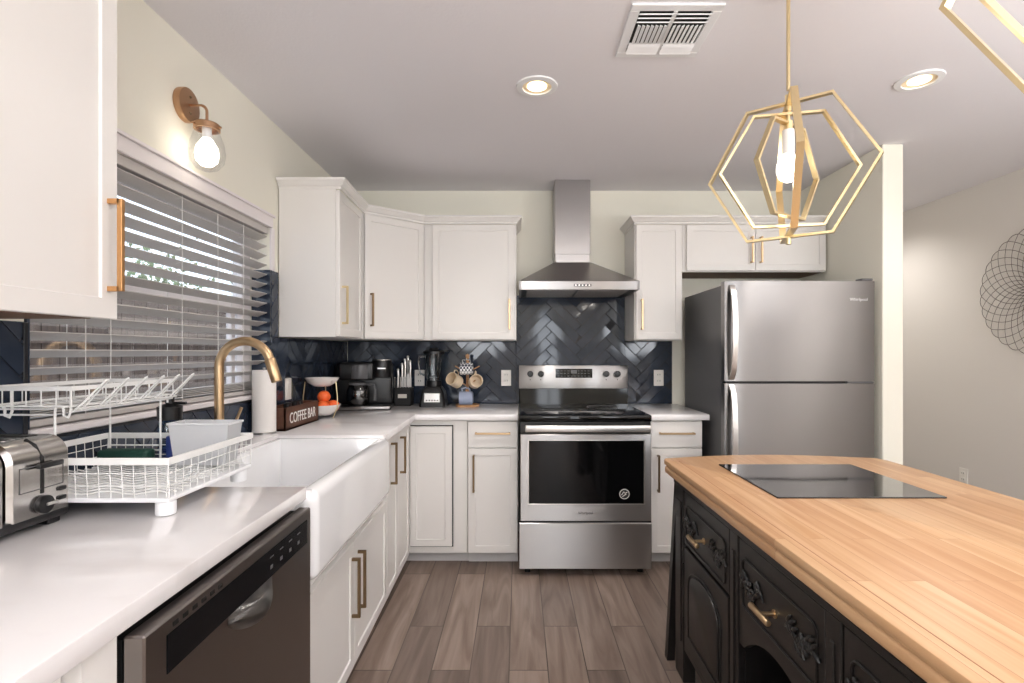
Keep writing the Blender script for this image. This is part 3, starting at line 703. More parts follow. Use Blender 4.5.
# arched apron under the middle drawer
pts = [(-1.528, .545), (-1.528, .44)]
for k in range(13):
    a = k/12; s = a*2-1; pts.append((-1.50+.38*a, .44+.075*(1-abs(s)**2.2)))
pts += [(-1.092, .44), (-1.092, .545)]
MB(FI).prism(pts[::-1], -.015, .003, 0).build('apron', 'island_black', t, smooth=False)
def drawer(y0, y1, z0, z1, knob):
    u0, u1 = -y1, -y0
    d = MB(FI).box(u0, z0, -.02, u1, z1, .006, .003).build('drawer', 'island_black', t)
    mb = MB(FI); a = .028; q = (u0+a, z0+.018, u1-a, z1-.048)
    # rounded rectangular bead
    r_ = .02; P_ = []
    for cx_, cy_, s0 in ((q[2]-r_, q[3]-r_, 0), (q[0]+r_, q[3]-r_, 1), (q[0]+r_, q[1]+r_, 2), (q[2]-r_, q[1]+r_, 3)):
        P_ += [(cx_+r_*math.cos((s0+k/4)*PI/2), cy_+r_*math.sin((s0+k/4)*PI/2), .007) for k in range(5)]
    mb.tube(P_, .004, 6, closed=True); mb.build('bead', 'island_black', d)
    for s in (-1, 1):
        mb = MB(FI); rr = random.Random(11); cu = (u0+u1)/2; half = (u1-u0)/2-a-.012; cv = (z0+z1)/2-.015
        # leafy scroll: stem, leaves in pairs, rosette
        st_ = [(cu+s*(.055+(half-.055)*k/10), cv+.020*math.sin(k*.9), .009) for k in range(11)]
        mb.tube(st_, .0035, 5)
        for k, p in enumerate(st_[1:]):
            for sd in (-1, 1):
                ang = s*(.7)*sd+ (0 if s > 0 else PI)+rr.uniform(-.3, .3); ln = .013+.004*rr.random()
                c_ = (p[0]+math.cos(ang)*ln*.8, p[1]+math.sin(ang)*ln*.9, .0095)
                mb.sph(c_, ln, (1, .42, .42), 8, Matrix.Rotation(ang, 3, 'Z'))
        rc = (cu+s*(half-.035), cv)
        for k in range(6):
            an = k*PI/3; mb.sph((rc[0]+.014*math.cos(an), rc[1]+.014*math.sin(an), .011), .011, (1, .7, .6), 8, Matrix.Rotation(an, 3, 'Z'))
        mb.sph((rc[0], rc[1], .014), .008, (1, 1, .8), 8)
        mb.build('carving', 'carving_black', d)
    if knob:
        c = (u0+u1)/2; z0 -= .015; z1 -= .015; mb = MB(FI); mb.cyl((c, (z0+z1)/2, .024), .0055, .04, n=12).cyl((c, (z0+z1)/2, .0075), .011, .004, n=16)
        mb.cyl((c, (z0+z1)/2, .046), .008, .095, 'x', 16, bev=.001); mb.build('handle', 'brass', d)
drawer(1.595, 2.03, .545, .748, True); drawer(1.096, 1.524, .545, .748, True); drawer(.545, 1.034, .545, .748, True)
def idoor(y0, y1, z0, z1):
    u0, u1 = -y1, -y0; d = MB(FI).box(u0, z0, -.02, u1, z1, .008, .003).build('door', 'island_black', t)
    a = .055; mb = MB(FI); lo, hi = z0+.06, z1-.13; cu = (u0+u1)/2; hw = (u1-u0)/2-a
    def arch(k_, w): 
        return [(u0+a+k_, lo+k_, w), (u1-a-k_, lo+k_, w)]+[(cu+(hw-k_)*math.cos(PI*j/14), hi+(.085-k_*.5)*math.sin(PI*j/14)**.8, w) for j in range(15)]
    P_ = arch(.018, 0); mb.prism([(p[0], p[1]) for p in P_], .006, .015, .005, 2).build('raised_panel', 'island_black', d)
    MB(FI).tube(arch(0, .009), .004, 6, closed=True).build('bead', 'island_black', d)
    for zz in (z0+.08, z1-.09): MB(FI).cyl((u0-.003, zz, .008), .005, .045, 'y', 10).build('hinge', 'black_plastic', d)
idoor(1.60, 2.025, .155, .535); idoor(.55, 1.03, .155, .535)
# splayed legs at the ends
def splay(y, sy):
    mb = MB(); p = [(ix0-.0, y, .76), (ix0-.03, y+sy*.05, .0)]
    b = bmesh.new(); vs = []
    for (x, yy, z, w_) in ((ix0+.002, y, .765, .02), (ix0-.028, y+sy*.04, 0, .032)):
        vs.append([b.verts.new((x, yy-.018, z)), b.verts.new((x+w_, yy-.018, z)), b.verts.new((x+w_, yy+.018, z)), b.verts.new((x, yy+.018, z))])
    for k in range(4): b.faces.new((vs[0][k], vs[0][(k+1) % 4], vs[1][(k+1) % 4], vs[1][k]))
    b.faces.new(vs[0]); b.faces.new(vs[1][::-1]); bmesh.ops.recalc_face_normals(b, faces=b.faces); mb._merge(b)
    mb.build('leg', 'island_black', t, smooth=False)
splay(2.165, 1); splay(.46, -1)
for y in (.56, 2.04): MB().box(ix1-.05, y-.03, 0, ix1, y+.03, .13).build('leg', 'island_black', t, smooth=False)
# induction plate
MB().box(.783, 1.593, IT, 1.30, 2.06, IT+.005, .0015).build('induction_cooktop', 'induction_glass', None, label='black glass cooktop panel lying flush on the butcher block island', cat='cooktop')

# ------------------------------------------------------------ window blind
t = thing('window_blind', 'greige horizontal slat blind hanging in the kitchen window', 'blind', (WX-.045, 1.955, WZ0))
BX = WX-.030; tilt = R(22)
MB().box(BX-.028, WY0+.012, WZ1-.035, BX+.030, WY1-.012, WZ1-.001, .002).build('head_rail', 'slat', t)
mb = MB(); zs = []; z = WZ1-.055
while z > 1.185: zs.append(z); z -= .047
def slatbox(mb, z, ti, yo=0):
    mb.box(BX-.0255, WY0+.014+yo, z-.0015, BX+.0255, WY1-.014+yo, z+.0015, rot=Matrix.Rotation(-ti, 3, 'Y'))
for z in zs: slatbox(mb, z, tilt)
for k in range(5): slatbox(mb, WZ0+.038+k*.0065, R(3), 0)
mb.build('slats', 'slat', t, smooth=False)
MB().box(BX-.026, WY0+.012, WZ0+.012, BX+.026, WY1-.012, WZ0+.03, .003).build('bottom_rail', 'slat', t)
for y in (1.50, 1.93, 2.36):
    mb = MB()
    for s in (-1, 1): mb.tube([(BX+s*.027, y, WZ1-.04), (BX+s*.027, y, WZ0+.03)], .0012, 5)
    for z in zs: mb.tube([(BX-.027, y, z-.010), (BX+.027, y, z+.008)], .0007, 4)
    mb.build('ladder_cord', 'cord', t)
mb = MB(); mb.tube([(BX+.032, 1.585, WZ1-.05), (BX+.033, 1.585, 1.28), (BX+.036, 1.58, 1.20)], .0012, 5); mb.cyl((BX+.036, 1.58, 1.19), .005, .025, n=8)
mb.build('pull_cord', 'cord', t)
mb = MB(); mb.tube([(BX+.032, 2.15, WZ1-.05), (BX+.033, 2.15, 1.26), (BX+.036, 2.145, 1.18)], .0012, 5); mb.cyl((BX+.036, 2.145, 1.17), .005, .025, n=8)
mb.build('pull_cord', 'cord', t)

# ------------------------------------------------------------ outside
struct('ground', MB().box(-9, -3, -.3, WX-.16, 9, -.2), 'ground')
t = thing('fence', 'weathered brown board fence outside the kitchen window', 'fence', (-3.6, 3, -.2))
for k in range(50):
    if k == 0: mb = MB()
    y = -1+k*.16; mb.box(-3.62, y, -.2, -3.6, y+.152, 1.78+rnd.uniform(-.01, .01))
mb.build('boards', 'fence', t, smooth=False)
mb = MB().box(-3.6, -1, .3, -3.56, 7, .39).box(-3.6, -1, 1.35, -3.56, 7, 1.44); mb.build('rail', 'fence', t, smooth=False)
t = thing('shrub', 'green shrub rising above the fence outside the window', 'shrub', (-5.6, 7.4, -.2))
mb = MB(); mb.cyl((-5.6, 7.4, .6), .05, 1.6, n=8); mb.build('trunk', 'fence', t)
mb = MB(); rr = random.Random(4); b = bmesh.new()
for k in range(900):
    d = Vector((rr.gauss(0, .4), rr.gauss(0, .8), rr.gauss(0, .32))); c = Vector((-5.6, 7.4, 2.3))+d
    a = Vector((rr.uniform(-1, 1), rr.uniform(-1, 1), rr.uniform(-1, 1))).normalized()*.05; q = a.orthogonal().normalized()*.028
    b.faces.new([b.verts.new(c-a), b.verts.new(c+q), b.verts.new(c+a), b.verts.new(c-q)])
mb._merge(b); mb.build('foliage', 'bush', t, smooth=False)

# ------------------------------------------------------------ wall sconce
sy = 1.93; sz = 2.192
t = thing('wall_sconce', 'brass wall sconce with a clear glass globe above the window', 'lamp', (WX, sy, sz))
mb = MB(); mb.cyl((WX+.013, sy, sz), .061, .026, 'x', 40, bev=.003); bp = mb.build('backplate', 'sconce_brass', t)
for dz_ in (.03, -.03): MB().sph((WX+.027, sy, sz+dz_), .005, n=10).build('screw', 'aged_brass', bp)
gx = WX+.088
pts = [(WX+.02, sy, sz), (gx-.025, sy, sz)]+arc((gx-.025, sy, sz-.025), .025, PI/2, 0, 6)+[(gx, sy, sz-.075)]
MB().tube(pts, .005, 10).build('arm', 'sconce_brass', t)
cap = MB().lathe([(.0, -.066), (.04, -.068), (.044, -.072), (.044, -.092), (.036, -.092), (.036, -.076), (0, -.076)], (gx, sy, sz), 28).build('cap', 'sconce_brass', t)
for an in (0, 2.1, 4.2): MB().cyl((gx+.047*math.cos(an), sy+.047*math.sin(an), sz-.082), .004, .012, (math.cos(an), math.sin(an), 0), 8).build('screw', 'sconce_brass', cap)
MB().cyl((gx, sy, sz-.10), .016, .05, n=20).build('socket', 'white_plastic', t)
MB().lathe([(.036, -.088), (.042, -.10), (.056, -.14), (.061, -.175), (.057, -.207), (.038, -.232), (.012, -.243), (0, -.244)], (gx, sy, sz), 36).build('globe', 'clear_glass', t)
MB().lathe([(0, -.118), (.014, -.12), (.024, -.135), (.036, -.155), (.040, -.18), (.036, -.205), (.02, -.222), (0, -.227)], (gx, sy, sz), 24).build('bulb', 'bulb_sconce', t)

# ------------------------------------------------------------ pendants
def hexring(c, side, ang, strap=.022, th=.007):
    d = Vector((math.cos(ang), -math.sin(ang), 0)); n = Vector((math.sin(ang), math.cos(ang), 0))
    pts = [Vector(c)+d*side*math.cos(k*PI/3)+Vector((0, 0, side*math.sin(k*PI/3))) for k in range(6)]
    return MB().tube(pts, .01, closed=True, rect=(strap, th), up=n)
def pendant(x, y, z, label, extra=0):
    t = thing('pendant_light', label, 'lamp', (x, y, z))
    zt = z+.238*math.sin(PI/3)
    for side, an, st in ((.238, R(37), .018), (.199, R(12), .016), (.164, R(-33), .016), (.232, R(-70), .020)):
        hexring((x, y, z), side, an+extra, st).build('hexagon_frame', 'gold', t)
    MB().cyl((x, y, (zt+ZC)/2+.02), .0055, ZC-zt-.04, n=12).build('rod', 'gold', t)
    MB().cyl((x, y, zt), .010, .05, n=16).cyl((x, y, zt-.055), .006, .08, n=12).cyl((x, y, z+.135), .013, .03, n=16).build('stem', 'gold', t)
    MB().cyl((x, y, ZC-.012), .06, .024, n=32, bev=.003).build('canopy', 'gold', t)
    MB().cyl((x, y, z+.085), .0175, .075, n=20).build('socket', 'white_plastic', t)
    MB().lathe([(0, .05), (.016, .048), (.024, .038), (.033, .018), (.034, -.002), (.027, -.024), (.012, -.035), (0, -.036)], (x, y, z), 24).build('bulb', 'bulb', t)
    MB().cyl((x, y, z-.214), .008, .03, n=12).build('finial', 'gold', t)
    l = bpy.data.lights.new('pendant_glow', 'POINT'); l.energy = 2; l.color = (1, .93, .84); l.shadow_soft_size = .03
    o = bpy.data.objects.new('pendant_glow', l); col.objects.link(o); o.parent = t; o.location = (0, 0, -.04)
pendant(.831, 1.62, 1.846, 'gold nested-hexagon pendant lamp hanging over the far end of the island')
pendant(.80, .65, 1.852, 'gold nested-hexagon pendant lamp at the top right, cut by the frame', R(29))

# ------------------------------------------------------------ recessed lights and vent
def can(x, y, label, power=12):
    t = thing('recessed_light', label, 'lamp', (x, y, ZC), 0, None)
    MB().lathe([(.062, -.001), (.064, -.008), (.088, -.006), (.09, 0), (.062, -.001)], (x, y, ZC), 40).build('trim_ring', 'white_plastic', t)
    MB().lathe([(.063, -.003), (.055, -.0006), (.04, -.0004), (.04, 0)], (x, y, ZC), 40).build('baffle', 'can_inside', t)
    MB().cyl((x, y, ZC-.002), .042, .003, n=32).build('lens', 'can_lens', t)
    l = bpy.data.lights.new('can_light', 'SPOT'); l.energy = power; l.color = (1, .955, .91); l.spot_size = R(150); l.spot_blend = .8; l.shadow_soft_size = .05
    o = bpy.data.objects.new('can_light', l); col.objects.link(o); o.parent = t; o.location = (0, 0, -.015)
can(.078, 2.28, 'round recessed ceiling light between the air vent and the range hood', 40)
can(1.70, 2.23, 'round recessed ceiling light to the right of the pendant lamp', 24)
can(2.62, 4.3, 'added round recessed ceiling light in the dining area, hidden behind the partition wall', 42)  # added out of view to brighten the dining wall
for (x, y), q in zip(((.078, .2), (1.7, -.1), (.3, -1.9), (2.2, -1.9)), ('above the dishwasher aisle', 'beyond the near end of the island', 'near the rear kitchen window', 'near the rear dining window')): can(x, y, 'added unseen round recessed ceiling light behind the camera '+q, 5 if y > -1 else 12)  # unseen ceiling lights, added for brightness
for (x, y, z), q in zip(UPLIGHTS, ('in the room behind the camera', 'in the dining area right of the island')):
    t = thing('fill_light_stand', 'added unseen white fill-light stand '+q, 'lamp', (x, y, 0))  # invented stand under each added fill light, out of view
    MB().lathe([(0, 0), (.15, 0), (.15, .015), (.02, .03), (0, .03)], (x, y, 0), 28).build('base', 'white_plastic', t)
    MB().cyl((x, y, z/2-.05), .012, z-.16, n=12).build('pole', 'white_plastic', t)
    MB().lathe([(0, z-.13), (.12, z-.11), (.24, z-.06), (.32, z-.005), (.315, z-.005), (.235, z-.055), (.12, z-.10), (0, z-.12)], (x, y, 0), 36).build('shade', 'white_plastic', t)
vx, vy = .53, 1.89
t = thing('air_vent', 'white square ceiling air register with louvers in four directions', 'vent', (vx, vy, ZC))
mb = MB(); a, b_ = .155, .122
mb.box(vx-a, vy-a, ZC-.008, vx+a, vy-b_, ZC, .002).box(vx-a, vy+b_, ZC-.008, vx+a, vy+a, ZC, .002).box(vx-a, vy-b_, ZC-.008, vx-b_, vy+b_, ZC, .002).box(vx+b_, vy-b_, ZC-.008, vx+a, vy+b_, ZC, .002)
mb.box(vx-.006, vy-b_, ZC-.009, vx+.006, vy+b_, ZC-.001).build('frame', 'white_plastic', t, smooth=False)
MB().box(vx-b_, vy-b_, ZC-.0015, vx+b_, vy+b_, ZC).build('backing', 'vent_dark', t, smooth=False)
mb = MB()
for k in range(3):
    for s in (-1, 1):
        xa, xb_ = (vx-b_, vx-.006) if s < 0 else (vx+.006, vx+b_)
        mb.box(xa, vy-b_+.004+k*.022, ZC-.013, xb_, vy-b_+.015+k*.022, ZC-.010, rot=Matrix.Rotation(R(25), 3, 'X'))
        mb.box(xa, vy+b_-.02-k*.022, ZC-.013, xb_, vy+b_-.002-k*.022, ZC-.010, rot=Matrix.Rotation(R(-25), 3, 'X'))
for s in (-1, 1):
    for k in range(7):
        x = vx+s*(.015+k*.0155); mb.box(x-.0055, vy-.052, ZC-.014, x+.0055, vy+.052, ZC-.011, rot=Matrix.Rotation(R(-25*s), 3, 'Y'))
mb.build('louvers', 'white_plastic', t, smooth=False)

# ------------------------------------------------------------ outlets and art
def outlet(M, label, rocker=False):
    p = M @ Vector((0, -.057, 0)); t = thing('wall_outlet', label, 'outlet', tuple(p))
    MB(M).box(-.035, -.057, 0, .035, .057, .006, .002).build('plate', 'outlet', t)
    if rocker: MB(M).box(-.017, -.034, .005, .017, .034, .009, .002).build('rocker', 'outlet', t)
    else:
        for s in (-1, 1):
            s_ = MB(M).box(-.017, s*.022-.014, .005, .017, s*.022+.014, .0085, .004, 2).build('socket', 'outlet', t)
            MB(M).box(-.009, s*.022-.004, .0084, -.006, s*.022+.007, .0089).box(.006, s*.022-.004, .0084, .009, s*.022+.007, .0089).build('slots', 'slot', s_, smooth=False)
TT = .0095
outlet(frame((-.71, BY-TT, 1.10), (1, 0, 0)), 'white wall outlet behind the blender')
outlet(frame((-.092, BY-TT, 1.10), (1, 0, 0)), 'white wall outlet on the navy tile just left of the range')
outlet(frame((.998, BY-TT, 1.10), (1, 0, 0)), 'white wall outlet on the navy tile between range and refrigerator')
outlet(frame((WX+TT, 2.78, 1.09), (0, 1, 0)), 'white switch plate on the navy tile above the coffee bar box', True)
outlet(frame((RX, 3.74, .40), (0, -1, 0)), 'white wall outlet low on the far right wall')
FA = frame((RX-.012, 3.2, 1.665), (0, -1, 0)); mb = MB(FA); Rr = .385; n = 30
for fam in (-1, 1):
    for k in range(n):
        th0 = 2*PI*k/n; pts = []
        for j in range(13):
            q = j/12; rr_ = Rr*(.06+.94*q); th = th0+fam*1.25*(q**.8)
            pts.append((rr_*math.cos(th), rr_*math.sin(th), .004*math.sin(q*PI)))
        mb.tube(pts, .0017, 4)
# scalloped rim
pts = []
for k in range(n):
    for j in range(4):
        th = 2*PI*(k+j/4)/n; pts.append(((Rr+.012*abs(math.sin(PI*j/4)))*math.cos(th), (Rr+.012*abs(math.sin(PI*j/4)))*math.sin(th), 0))
mb.tube(pts, .002, 4, closed=True)
mb.build('wall_art', 'art_wire', None, label='round openwork wire flower wall art on the right wall', cat='wall art')

# ------------------------------------------------------------ worktop objects
# toaster
t = thing('toaster', 'four-slice stainless toaster with black base at the left edge', 'toaster', (-1.105, 1.027, CT), 0)
# local frame: x away from the wall (controls on +x), y along the worktop
hl, hd, H = .145, .105, .19
mb = MB(); mb.box(-hd-.0, -hl, .012, hd, hl, .035, .008, 2).build('base', 'black_plastic', t, local=True)
prof = [(-hd, .03)]+[(-hd+.045-.045*math.cos(a*PI/12), H-.045+.045*math.sin(a*PI/12)) for a in range(7)]+[(hd-.045+.045*math.sin(a*PI/12), H-.045+.045*math.cos(a*PI/12)) for a in range(7)]+[(hd, .03)]
for y0, y1 in ((-hl, -.003), (.003, hl)):
    b = bmesh.new(); A = [b.verts.new((x, y0+.008, z)) for x, z in prof]; C_ = [b.verts.new((x, y1-.008, z)) for x, z in prof]
    Ai = [b.verts.new((x*.93, y0, .03+(z-.03)*.965)) for x, z in prof]; Ci = [b.verts.new((x*.93, y1, .03+(z-.03)*.965)) for x, z in prof]
    m_ = len(prof)
    for P_, Q_ in ((Ai, A), (A, C_), (C_, Ci)):
        for k in range(m_-1): b.faces.new((P_[k], P_[k+1], Q_[k+1], Q_[k]))
    b.faces.new(Ai); b.faces.new(Ci[::-1]); bmesh.ops.recalc_face_normals(b, faces=b.faces)
    mb = MB(); mb._merge(b); mb.build('shell', 'toaster_steel', t, local=True)
    cy = (y0+y1)/2
    for s in (-.032, .032): MB().box(-.08, cy+s-.012, H-.001, .055, cy+s+.012, H+.0012).build('slot', 'black_matte', t, local=True)
    MB().box(hd-.0, cy-.0035, .075, hd+.0015, cy+.0035, H-.038).tube([(hd+.001, cy, H-.045), (hd-.012, cy-.004, H-.014), (hd-.03, cy-.006, H-.002)], .0035, 6).build('lever_slot', 'black_matte', t, local=True)
    mb = MB(); mb.box(hd+.001, cy-.006, H-.062, hd+.012, cy+.006, H-.052, .002).box(hd+.006, cy-.022, H-.061, hd+.018, cy+.034, H-.050, .003, 2)
    mb.build('lever', 'black_plastic', t, local=True)
    kb = MB().cyl((hd+.005, cy, .052), .019, .012, 'x', 24, bev=.002).build('dial', 'black_plastic', t, local=True)
    MB().box(hd+.010, cy-.002, .049, hd+.015, cy+.024, .055, .001).build('pointer', 'steel_bright', kb, local=True)
    for z in (.050, .070): MB().box(hd, cy+.036, z, hd+.003, cy+.056, z+.009, .003, 2).build('button', 'black_plastic', t, local=True)
    for z0 in (.035,):
        MB().tube([(hd+.0005, cy-.05, .085), (hd+.0005, cy-.05, .135), (hd+.0005, cy+.05, .135), (hd+.0005, cy+.05, .085)], .0012, 5, closed=True).build('panel_groove', 'grey_plastic', t, local=True)
for x in (-.08, .08):
    for y in (-.115, .115): MB().box(x-.015, y-.015, 0, x+.015, y+.015, .014, .002).build('foot', 'black_plastic', t, local=True)

# dish rack
t = thing('dish_rack', 'white two-tier wire dish rack on white legs beside the toaster', 'dish rack', (-.995, 1.355, CT))
x0, x1, y0, y1 = -1.205, -.785, 1.175, 1.54; zb, zr = .957, 1.04
tray = MB().box(x0, y0, zb-.010, x1, y1, zb, .002).build('tray', 'white_plastic', t)
mb = MB()
for k in range(14):
    y = y0+.02+k*.025; mb.tube([(x0+.01+(x1-x0-.02)*j/20, y, zb+.008+.004*math.sin(j*1.1+k)) for j in range(21)], .0018, 5)
mb.build('floor_wires', 'white_wire', t)
for x in (x0+.03, x1-.022):
    for y in (y0+.025, y1-.03): MB().cyl((x, y, (CT+zb)/2-.005), .021, zb-CT-.011, n=20, bev=.003).build('foot', 'white_plastic', t)
mb = MB()
for q in ((x0-.004, y0-.004, x1+.004, y0+.001), (x0-.004, y1-.001, x1+.004, y1+.004), (x0-.004, y0, x0+.001, y1), (x1-.001, y0, x1+.004, y1)): mb.box(q[0], q[1], zr-.008, q[2], q[3], zr+.008, .001)
mb.build('rim', 'white_wire', t)
mb = MB()
for k in range(17):
    x = x0+(x1-x0)*k/16
    for y in (y0, y1): mb.tube([(x, y, zr), (x, y+(.004 if y == y0 else -.004), zb)], .001, 5)
for k in range(14):
    y = y0+(y1-y0)*k/13
    for x in (x0, x1): mb.tube([(x, y, zr), (x+(.004 if x == x0 else -.004), y, zb)], .001, 5)
for z in (zb+.028, zb+.056): mb.tube([(x0, y0, z), (x1, y0, z), (x1, y1, z), (x0, y1, z)], .0012, 5, closed=True)
mb.build('basket_wires', 'white_wire', t)
# uprights with hooked tops
yn, yf = y0+.02, y1-.035
for x, y in ((-1.056, yn), (-1.19, yn), (-1.028, yf), (-1.172, yf)):
    MB().tube([(x, y, zb+.0), (x, y, 1.152)]+arc((x+.010, y, 1.152), .010, PI, 0, 6)+[(x+.02, y, 1.14)]+([(x+.03, y, 1.136), (x+.036, y, 1.15), (x+.036, y, 1.2)] if y == yn else []), .0028, 7).build('upright', 'white_wire', t)
for y, z in ((yf, 1.018), (yf, 1.004), (yn, 1.155), (yn, 1.142)):
    MB().tube([(-1.19 if y == yn else -1.172, y, z), (-1.056 if y == yn else -1.028, y, z)], .0022, 6).build('cross_wire', 'white_wire', t)
# upper shelf
ux0, ux1, uy0, uy1, uz = x0+.0, -1.002, y0, y1-.02, 1.203
mb = MB(); mb.tube([(ux0, uy0, uz), (ux1, uy0, uz), (ux1, uy1, uz), (ux0, uy1, uz)], .003, closed=True, rect=(.010, .003), up=(0, 0, 1))
mb.tube([(ux0, uy0, uz-.04), (ux1, uy0, uz-.04), (ux1, uy1, uz-.04), (ux0, uy1, uz-.04)], .0022, 6, closed=True)
for k in range(7):
    x = ux0+(ux1-ux0)*k/6; mb.tube([(x, uy0, uz), (x, uy0, uz-.04), (x, uy1, uz-.04), (x, uy1, uz)], .0014, 5)
for k in range(8):
    y = uy0+(uy1-uy0)*k/7; mb.tube([(ux1, y, uz), (ux1, y, uz-.04)], .0014, 5); mb.tube([(ux0, y, uz), (ux0, y, uz-.04)], .0014, 5)
mb.build('upper_shelf', 'white_wire', t)
mb = MB(); mb.tube([(-1.004, uy0, 1.152), (-1.004, uy1, 1.152)], .0028, 6)
mb.tube([(-.992, uy0, 1.158), (-.992, uy1, 1.158)], .0022, 6)
for k in range(6):
    y = uy0+.008+k*.0625
    mb.tube([(-1.0, y, 1.153), (-.935, y+.004, 1.220), (-.932, y+.008, 1.223), (-.935, y+.012, 1.220), (-1.0, y+.016, 1.153)], .0022, 6)
mb.build('cup_holder', 'white_wire', t)
# things in and around the rack
mb = MB(); b = bmesh.new(); X0, X1, Ya, Yb = -.972, -.805, 1.452, 1.528; zt = 1.088; z_ = .97
lo = [b.verts.new(p) for p in ((X0+.012, Ya+.01, z_), (X1-.012, Ya+.01, z_), (X1-.012, Yb-.01, z_), (X0+.012, Yb-.01, z_))]
hi = [b.verts.new(p) for p in ((X0, Ya, zt), (X1, Ya, zt), (X1, Yb, zt), (X0, Yb, zt))]
for k in range(4): b.faces.new((lo[k], lo[(k+1) % 4], hi[(k+1) % 4], hi[k]))
b.faces.new(lo[::-1]); bmesh.ops.solidify(b, geom=b.faces[:], thickness=.003); bmesh.ops.recalc_face_normals(b, faces=b.faces); mb._merge(b)
mb.box(X0-.003, Ya-.003, zt-.006, X1+.003, Ya, zt, .001).box(X0-.003, Yb, zt-.006, X1+.003, Yb+.003, zt, .001).box(X1, Ya, zt-.006, X1+.003, Yb, zt, .001).box(X0-.003, Ya, zt-.006, X0, Yb, zt, .001)
mb.build('utensil_tub', 'milky_plastic', None, smooth=False, label='translucent white tub standing in the back of the dish rack', cat='tub')
mb = MB(); mb.box(-1.175, 1.455, .97, -1.035, 1.50, 1.012, .01, 3); mb.build('sponge', 'green_cloth', None, label='dark green folded cloth lying in the dish rack', cat='cloth')
mb = MB(); mb.box(-1.012, 1.50, .97, -.985+.0, 1.53, 1.045, .006, 2)
mb.build('brush_holder', 'blue_plastic', None, label='small blue container in the rack behind the tub', cat='container')
t = thing('water_bottle', 'clear blue water bottle with a black cap behind the dish rack', 'bottle', (-1.064, 1.60, CT))
MB().lathe([(0, 0), (.028, .001), (.031, .01), (.031, .15), (.024, .17), (.02, .175)], (0, 0, 0), 24).build('body', 'bottle_glass', t, local=True)
MB().lathe([(0, .004), (.026, .004), (.0285, .012), (.0285, .08), (0, .082)], (0, 0, 0), 24).build('water', 'blue_plastic', t, local=True)
MB().lathe([(0, .165), (.033, .166), (.034, .205), (.02, .212), (.012, .214), (.012, .232), (.018, .236), (.016, .245), (0, .247)], (0, 0, 0), 24).box(.0, -.006, .212, .05, .006, .22, .002).build('cap', 'black_plastic', t, local=True)

# faucet
fX, fY = -1.125, 1.97
t = thing('faucet', 'tall brushed gold gooseneck faucet behind the sink', 'faucet', (fX, fY, CT))
MB().lathe([(0, 0), (.027, 0), (.027, .006), (.021, .01), (.021, .06), (.0175, .063)], (0, 0, 0), 28).cyl((-.0, .03, .035), .014, .05, 'y', 16).build('body', 'brass', t, local=True)
ra = .097
pts = [(0, 0, .05), (0, 0, .2), (0, 0, .315)]+arc((ra, 0, .315), ra, PI, R(18), 20, (1, 0, 0), (0, 0, 1))[1:]
e1 = pts[-1]; dirn = Vector((math.sin(R(18)), 0, -math.cos(R(18))))
MB().tube(pts, .0165, 20).build('neck', 'brass', t, local=True)
MB().cyl(Vector(e1)+dirn*.045, .0195, .09, dirn, 24, bev=.003).build('spray_head', 'brass', t, local=True)
MB().tube([(.0, .045, .04), (.03, .05, .09), (.058, .05, .158)], .0055, 10).build('lever', 'brass', t, local=True)
# sink air gap button
MB().lathe([(0, 0), (.018, 0), (.018, .004), (.014, .028), (.006, .034), (0, .035)], (-1.09, 1.72, CT), 20).build('air_gap_cap', 'aged_brass', None, label='small dark round air gap cap behind the sink near the rack', cat='cap')
# paper towel
t = thing('paper_towel_roll', 'white paper towel roll standing upright behind the sink', 'paper towel', (-1.165, 2.40, CT))
MB().lathe([(0, 0), (.053, 0), (.053, .006), (0, .008)], n=32).build('base', 'steel', t, local=True)
MB().lathe([(.02, .008), (.0495, .008), (.0505, .012), (.0505, .284), (.0495, .288), (.02, .288), (.02, .008)], n=40).build('roll', 'paper', t, local=True)
MB().cyl((0, 0, .15), .006, .3, n=12).build('post', 'steel', t, local=True)

# coffee bar box
t = thing('coffee_bar_box', 'dark wooden organizer box lettered COFFEE BAR', 'box', (-1.165, 2.65, CT))
bx0, bx1, by0, by1, bz = -1.2, -1.092, 2.455, 2.86, CT+.108
mb = MB(); k = .010
mb.box(bx0, by0, CT, bx1, by1, CT+k).box(bx0, by0, CT, bx0+k, by1, bz, .001).box(bx1-k, by0, CT, bx1, by1, bz, .001).box(bx0, by0, CT, bx1, by0+k, bz, .001).box(bx0, by1-k, CT, bx1, by1, bz, .001)
for q in (.25, .5, .75): mb.box(bx0+k, by0+(by1-by0)*q-.003, CT+k, bx1-k, by0+(by1-by0)*q+.003, bz-.01)
mb.build('body', 'walnut', t, smooth=False)
text('lettering', 'COFFEE BAR', .066, frame((bx1+.0005, (by0+by1)/2, CT+.052), (0, 1, 0)) @ Matrix.Diagonal((.86, 1.1, 1, 1)), 'lettering', t, .0008)
for k_, (yy, rz) in enumerate(((2.62, .3), (2.70, -.2), (2.76, .5))):
    mb = MB(); mb.box(bx0+.03, yy-.018, CT+.012, bx0+.06, yy+.018, CT+.118, .004, 2)
    mb.build('sachet', 'black_plastic', None, label=('black coffee packet in the middle of the wooden box', 'black coffee packet second from the far end of the wooden box', 'black coffee packet nearest the fruit bowl in the wooden box')[k_], cat='packet', group='black packets in the coffee bar box')

